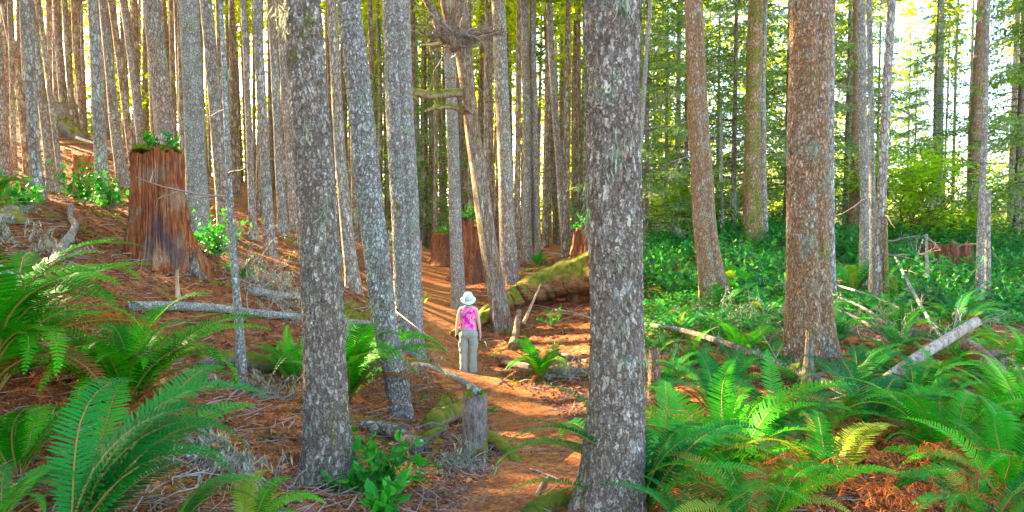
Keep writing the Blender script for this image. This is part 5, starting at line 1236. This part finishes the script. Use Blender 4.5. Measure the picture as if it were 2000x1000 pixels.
def person():
    b = hit(915, 722); d = proj(b)[2]; hgt = 158 * d / FPX; s = hgt / 1.62
    t = thing('person', 'woman in pale sun hat, pink patterned tank top and grey green trousers on the path', 'person', (b[0], b[1], b[2] - .005)); t.scale = (s, s, s)
    skin = plain('skin', (.68, .38, .27), .55); trous = plain('grey_green_cloth', (.30, .33, .27), .9, .12, 9); hatm = plain('pale_hat_cloth', (.62, .68, .68), .9, .06, 30)
    hair = plain('dark_hair', (.02, .018, .03), .5); shoe = plain('pale_shoe', (.50, .52, .55), .7, .1, 40); blk = plain('black_rubber', (.02, .02, .02), .5)
    nt_ = NT('pink_print'); v = nt_.n('TexCoord').outputs['Object']; nn = nt_.noise(v, 11, 3, .6).outputs[0]; vo = nt_.n('TexVoronoi', {'Vector': v, 'Scale': 55.0}).outputs['Distance']
    msk = nt_.math('MULTIPLY', nt_.ramp(nn, [(.44, 0), (.50, 1)]), nt_.ramp(vo, [(.35, 1), (.5, .35)])); pink = nt_.finish(nt_.mix(msk, (.72, .015, .36), (.80, .42, .40)), .8)
    # body, one surface (facing away from the camera: +Y is her front)
    V = [(0, 0, .90), (0, .0, 1.05), (0, -.005, 1.20), (0, -.01, 1.30), (0, -.005, 1.375), (0, .0, 1.43), (0, .01, 1.50)]
    r = [(.150, .11), (.125, .095), (.145, .105), (.12, .085), (.052, .052), (.075, .082), (.080, .095)]
    E = [(i, i + 1) for i in range(6)]
    def add(p, rad, frm): V.append(p); r.append(rad); E.append((frm, len(V) - 1)); return len(V) - 1
    for sg in (-1, 1):
        k = add((sg * .095, .0, .82), (.085, .09), 0); k = add((sg * .092, .012, .47), (.055, .058), k); k = add((sg * .088, -.012, .28), (.048, .052), k); k = add((sg * .085, -.02, .085), (.034, .036), k); k = add((sg * .09, .09, .035), (.034, .025), k)
        k = add((sg * .155, -.01, 1.295), .047, 3); k = add((sg * .182, -.015, 1.22), .043, k); k = add((sg * .21, -.03, 1.03), .034, k); k = add((sg * .225, -.02, .93), .032, k); k = add((sg * .236, .01, .80), (.022, .019), k); kp = add((sg * .240, .022, .745), (.026, .016), k)
        for q in range(4):
            yy = .004 + q * .014; L = (.062, .07, .066, .052)[q]
            f = add((sg * .240, yy, .712), .0085, kp); f = add((sg * .238, yy + .004, .712 - L * .5), .0078, f); add((sg * .230, yy + .010, .712 - L), .0068, f)
        f = add((sg * .228, .045, .755), .010, k); add((sg * .220, .058, .722), .0085, f)
    skin_obj('body', V, E, r, skin, t, 0, 2)
    # head details: face on the far side, ears under the brim
    e = MB()
    for sg in (-1, 1):
        o = MB(); o.tube([(sg * .072, .0, 1.445), (sg * .085, -.008, 1.47), (sg * .078, -.005, 1.50)], [.012, .016, .010], 8); link('ear', o.mesh('ear', skin, True), t)
        o = MB(); o.tube([(sg * .028, .083, 1.49), (sg * .028, .093, 1.49)], [.012, .006], 8); link('eye', o.mesh('eye', hair, True), t)
    o = MB(); o.tube([(0, .088, 1.50), (0, .108, 1.462), (0, .09, 1.455)], [.008, .014, .010], 8); link('nose', o.mesh('nose', skin, True), t)
    o = MB(); o.tube([(-.02, .088, 1.432), (0, .094, 1.43), (.02, .088, 1.432)], [.003, .006, .003], 8); link('mouth', o.mesh('mouth', plain('lips', (.4, .12, .1)), True), t)
    # hair bob
    loft('hair', [(0, -.01, 1.36, .062, .05), (0, -.015, 1.385, .078, .07), (0, -.005, 1.44, .087, .095), (0, 0, 1.50, .09, .10), (0, .0, 1.56, .07, .085), (0, 0, 1.59, .03, .04)], hair, t, 28, noise=.006)
    # tank top
    loft('tank_top', [(0, 0, .885, .168, .128), (0, 0, .93, .163, .122), (0, 0, 1.0, .150, .112), (0, 0, 1.08, .145, .108), (0, 0, 1.18, .158, .116), (0, -.004, 1.25, .160, .112), (0, -.008, 1.30, .135, .098), (0, -.01, 1.335, .088, .078), (0, -.01, 1.352, .068, .064)], pink, t, 48, (False, True), .007, 3)
    # cargo trousers: hips, two legs with folds
    loft('trousers', [(0, .0, .69, .10, .085), (0, 0, .74, .182, .128), (0, 0, .80, .192, .142), (0, 0, .86, .172, .130), (0, 0, .905, .158, .117), (0, 0, .925, .152, .112)], trous, t, 48, (True, True), .005, 5)
    for sg in (-1, 1):
        lg = loft('trouser_leg', [(sg * .089, -.015, .035, .086, .10), (sg * .089, -.015, .09, .083, .094), (sg * .09, -.012, .25, .080, .088), (sg * .092, 0, .45, .086, .09), (sg * .097, 0, .60, .094, .10), (sg * .093, 0, .72, .091, .112), (sg * .085, 0, .80, .09, .115)], trous, t, 36, (False, True), .019, 8 + sg)
        loft('cargo_pocket', [(sg * .165, 0, .50, .018, .055), (sg * .172, 0, .52, .020, .062), (sg * .178, 0, .60, .022, .064), (sg * .182, 0, .635, .012, .060)], trous, lg, 20, noise=.003)
        loft('back_pocket', [(sg * .075, -.12, .765, .045, .012), (sg * .075, -.128, .78, .052, .014), (sg * .075, -.124, .85, .052, .014), (sg * .075, -.12, .86, .046, .008)], trous, lg, 16)
        sh = loft('shoe', [(sg * .09, .045, .012, .046, .118), (sg * .09, .045, .03, .048, .122), (sg * .09, .035, .055, .044, .105), (sg * .09, -.01, .085, .038, .058), (sg * .09, -.018, .10, .034, .048)], shoe, t, 24)
        loft('sole', [(sg * .09, .045, -.004, .048, .122), (sg * .09, .045, .012, .050, .124)], blk, sh, 24)
    # sun hat tipped back
    he = bpy.data.objects.new('sun_hat', None); COL.objects.link(he)
    th = np.linspace(0, 2 * PI, 48, endpoint=False); prof = [(.0, .128), (.045, .127), (.078, .112), (.088, .09), (.092, .03), (.094, .0), (.120, -.012), (.148, -.026), (.150, -.030), (.146, -.030), (.118, -.018), (.090, -.006)]
    V = []
    for rr, zz in prof: V.append(np.stack([np.cos(th) * rr, np.sin(th) * rr * 1.06, zz + .010 * np.cos(2 * th) * (rr / .15) ** 3 + .003 * fbm(np.cos(th) * 3, np.sin(th) * 3, rr * 9, 3, 2)], 1))
    V = np.array(V).reshape(-1, 3); m = len(prof); i, j = np.meshgrid(np.arange(m - 1), np.arange(48), indexing='ij'); jn = (j + 1) % 48
    bpy.data.objects.remove(he)
    hat = link('sun_hat', mesh_from('sun_hat', V, [np.stack([i * 48 + j, (i + 1) * 48 + j, (i + 1) * 48 + jn, i * 48 + jn], -1).reshape(-1, 4)], [hatm], True), t, (0, -.02, 1.505)); hat.rotation_euler = (R(32), 0, R(3))
    bd = MB(); q = np.linspace(0, 2 * PI, 25); bd.tube(np.stack([np.cos(q) * .095, np.sin(q) * .10, .014 + 0 * q], 1), .006, 6, False); link('hat_band', bd.mesh('hat_band', plain('grey_band', (.22, .27, .30)), True), hat)
    # camera held in her left hand
    ph = thing('pocket_camera', 'small black camera held in the hiker hand', 'camera', tuple(np.array(b) + np.array([-.222, .01, .715]) * s))
    bm = bmesh.new(); bmesh.ops.create_cube(bm, size=1); bmesh.ops.scale(bm, vec=(.03, .05, .075), verts=bm.verts); bmesh.ops.bevel(bm, geom=bm.edges[:], offset=.006, segments=2, affect='EDGES'); me = bpy.data.meshes.new('camera_body'); bm.to_mesh(me); bm.free(); me.materials.append(blk); link('camera_body', me, ph)
    o = MB(); o.tube([(-.012, 0, .01), (-.026, 0, .01)], [.016, .014], 14); link('lens', o.mesh('lens', blk, True), ph)
person()
# ================================================================== light, sky, camera
SUN_AZ, SUN_EL = R(-58), R(23)      # azimuth from +Y towards +X
sd = Vector((math.sin(SUN_AZ) * math.cos(SUN_EL), math.cos(SUN_AZ) * math.cos(SUN_EL), math.sin(SUN_EL)))
sl = bpy.data.lights.new('sun', 'SUN'); sl.energy = 5.0; sl.angle = R(.5); sl.color = (1, .75, .45)
so = bpy.data.objects.new('sun', sl); COL.objects.link(so); so.rotation_euler = sd.to_track_quat('Z', 'Y').to_euler(); so.location = (-30, 20, 30)
w = bpy.data.worlds.new('World'); S.world = w; w.use_nodes = True; nt = w.node_tree
bg = nt.nodes['Background']; sky = nt.nodes.new('ShaderNodeTexSky'); sky.sky_type = 'NISHITA'; sky.sun_disc = False
sky.sun_elevation = SUN_EL; sky.sun_rotation = SUN_AZ; sky.air_density = 1.0; sky.dust_density = 2.0
nt.links.new(sky.outputs[0], bg.inputs[0]); bg.inputs[1].default_value = .115
cam = bpy.data.cameras.new('camera'); cam.lens = 24; cam.sensor_width = 36; cam.clip_end = 1500; cam.clip_start = .05
co = bpy.data.objects.new('camera', cam); COL.objects.link(co); co.location = (0, 0, 0); co.rotation_euler = (PI / 2 - PITCH, 0, 0)
S.camera = co
S.view_settings.view_transform = 'Standard'; S.view_settings.look = 'None'; S.view_settings.gamma = 1.0
S.view_settings.exposure = 3.62
S.cycles.max_bounces = 7; S.cycles.diffuse_bounces = 4; S.cycles.glossy_bounces = 2; S.cycles.transmission_bounces = 4; S.cycles.transparent_max_bounces = 8
S.cycles.sample_clamp_indirect = 8.0
S.cycles.use_denoising = True
S.cycles.use_adaptive_sampling = True; S.cycles.adaptive_threshold = .01
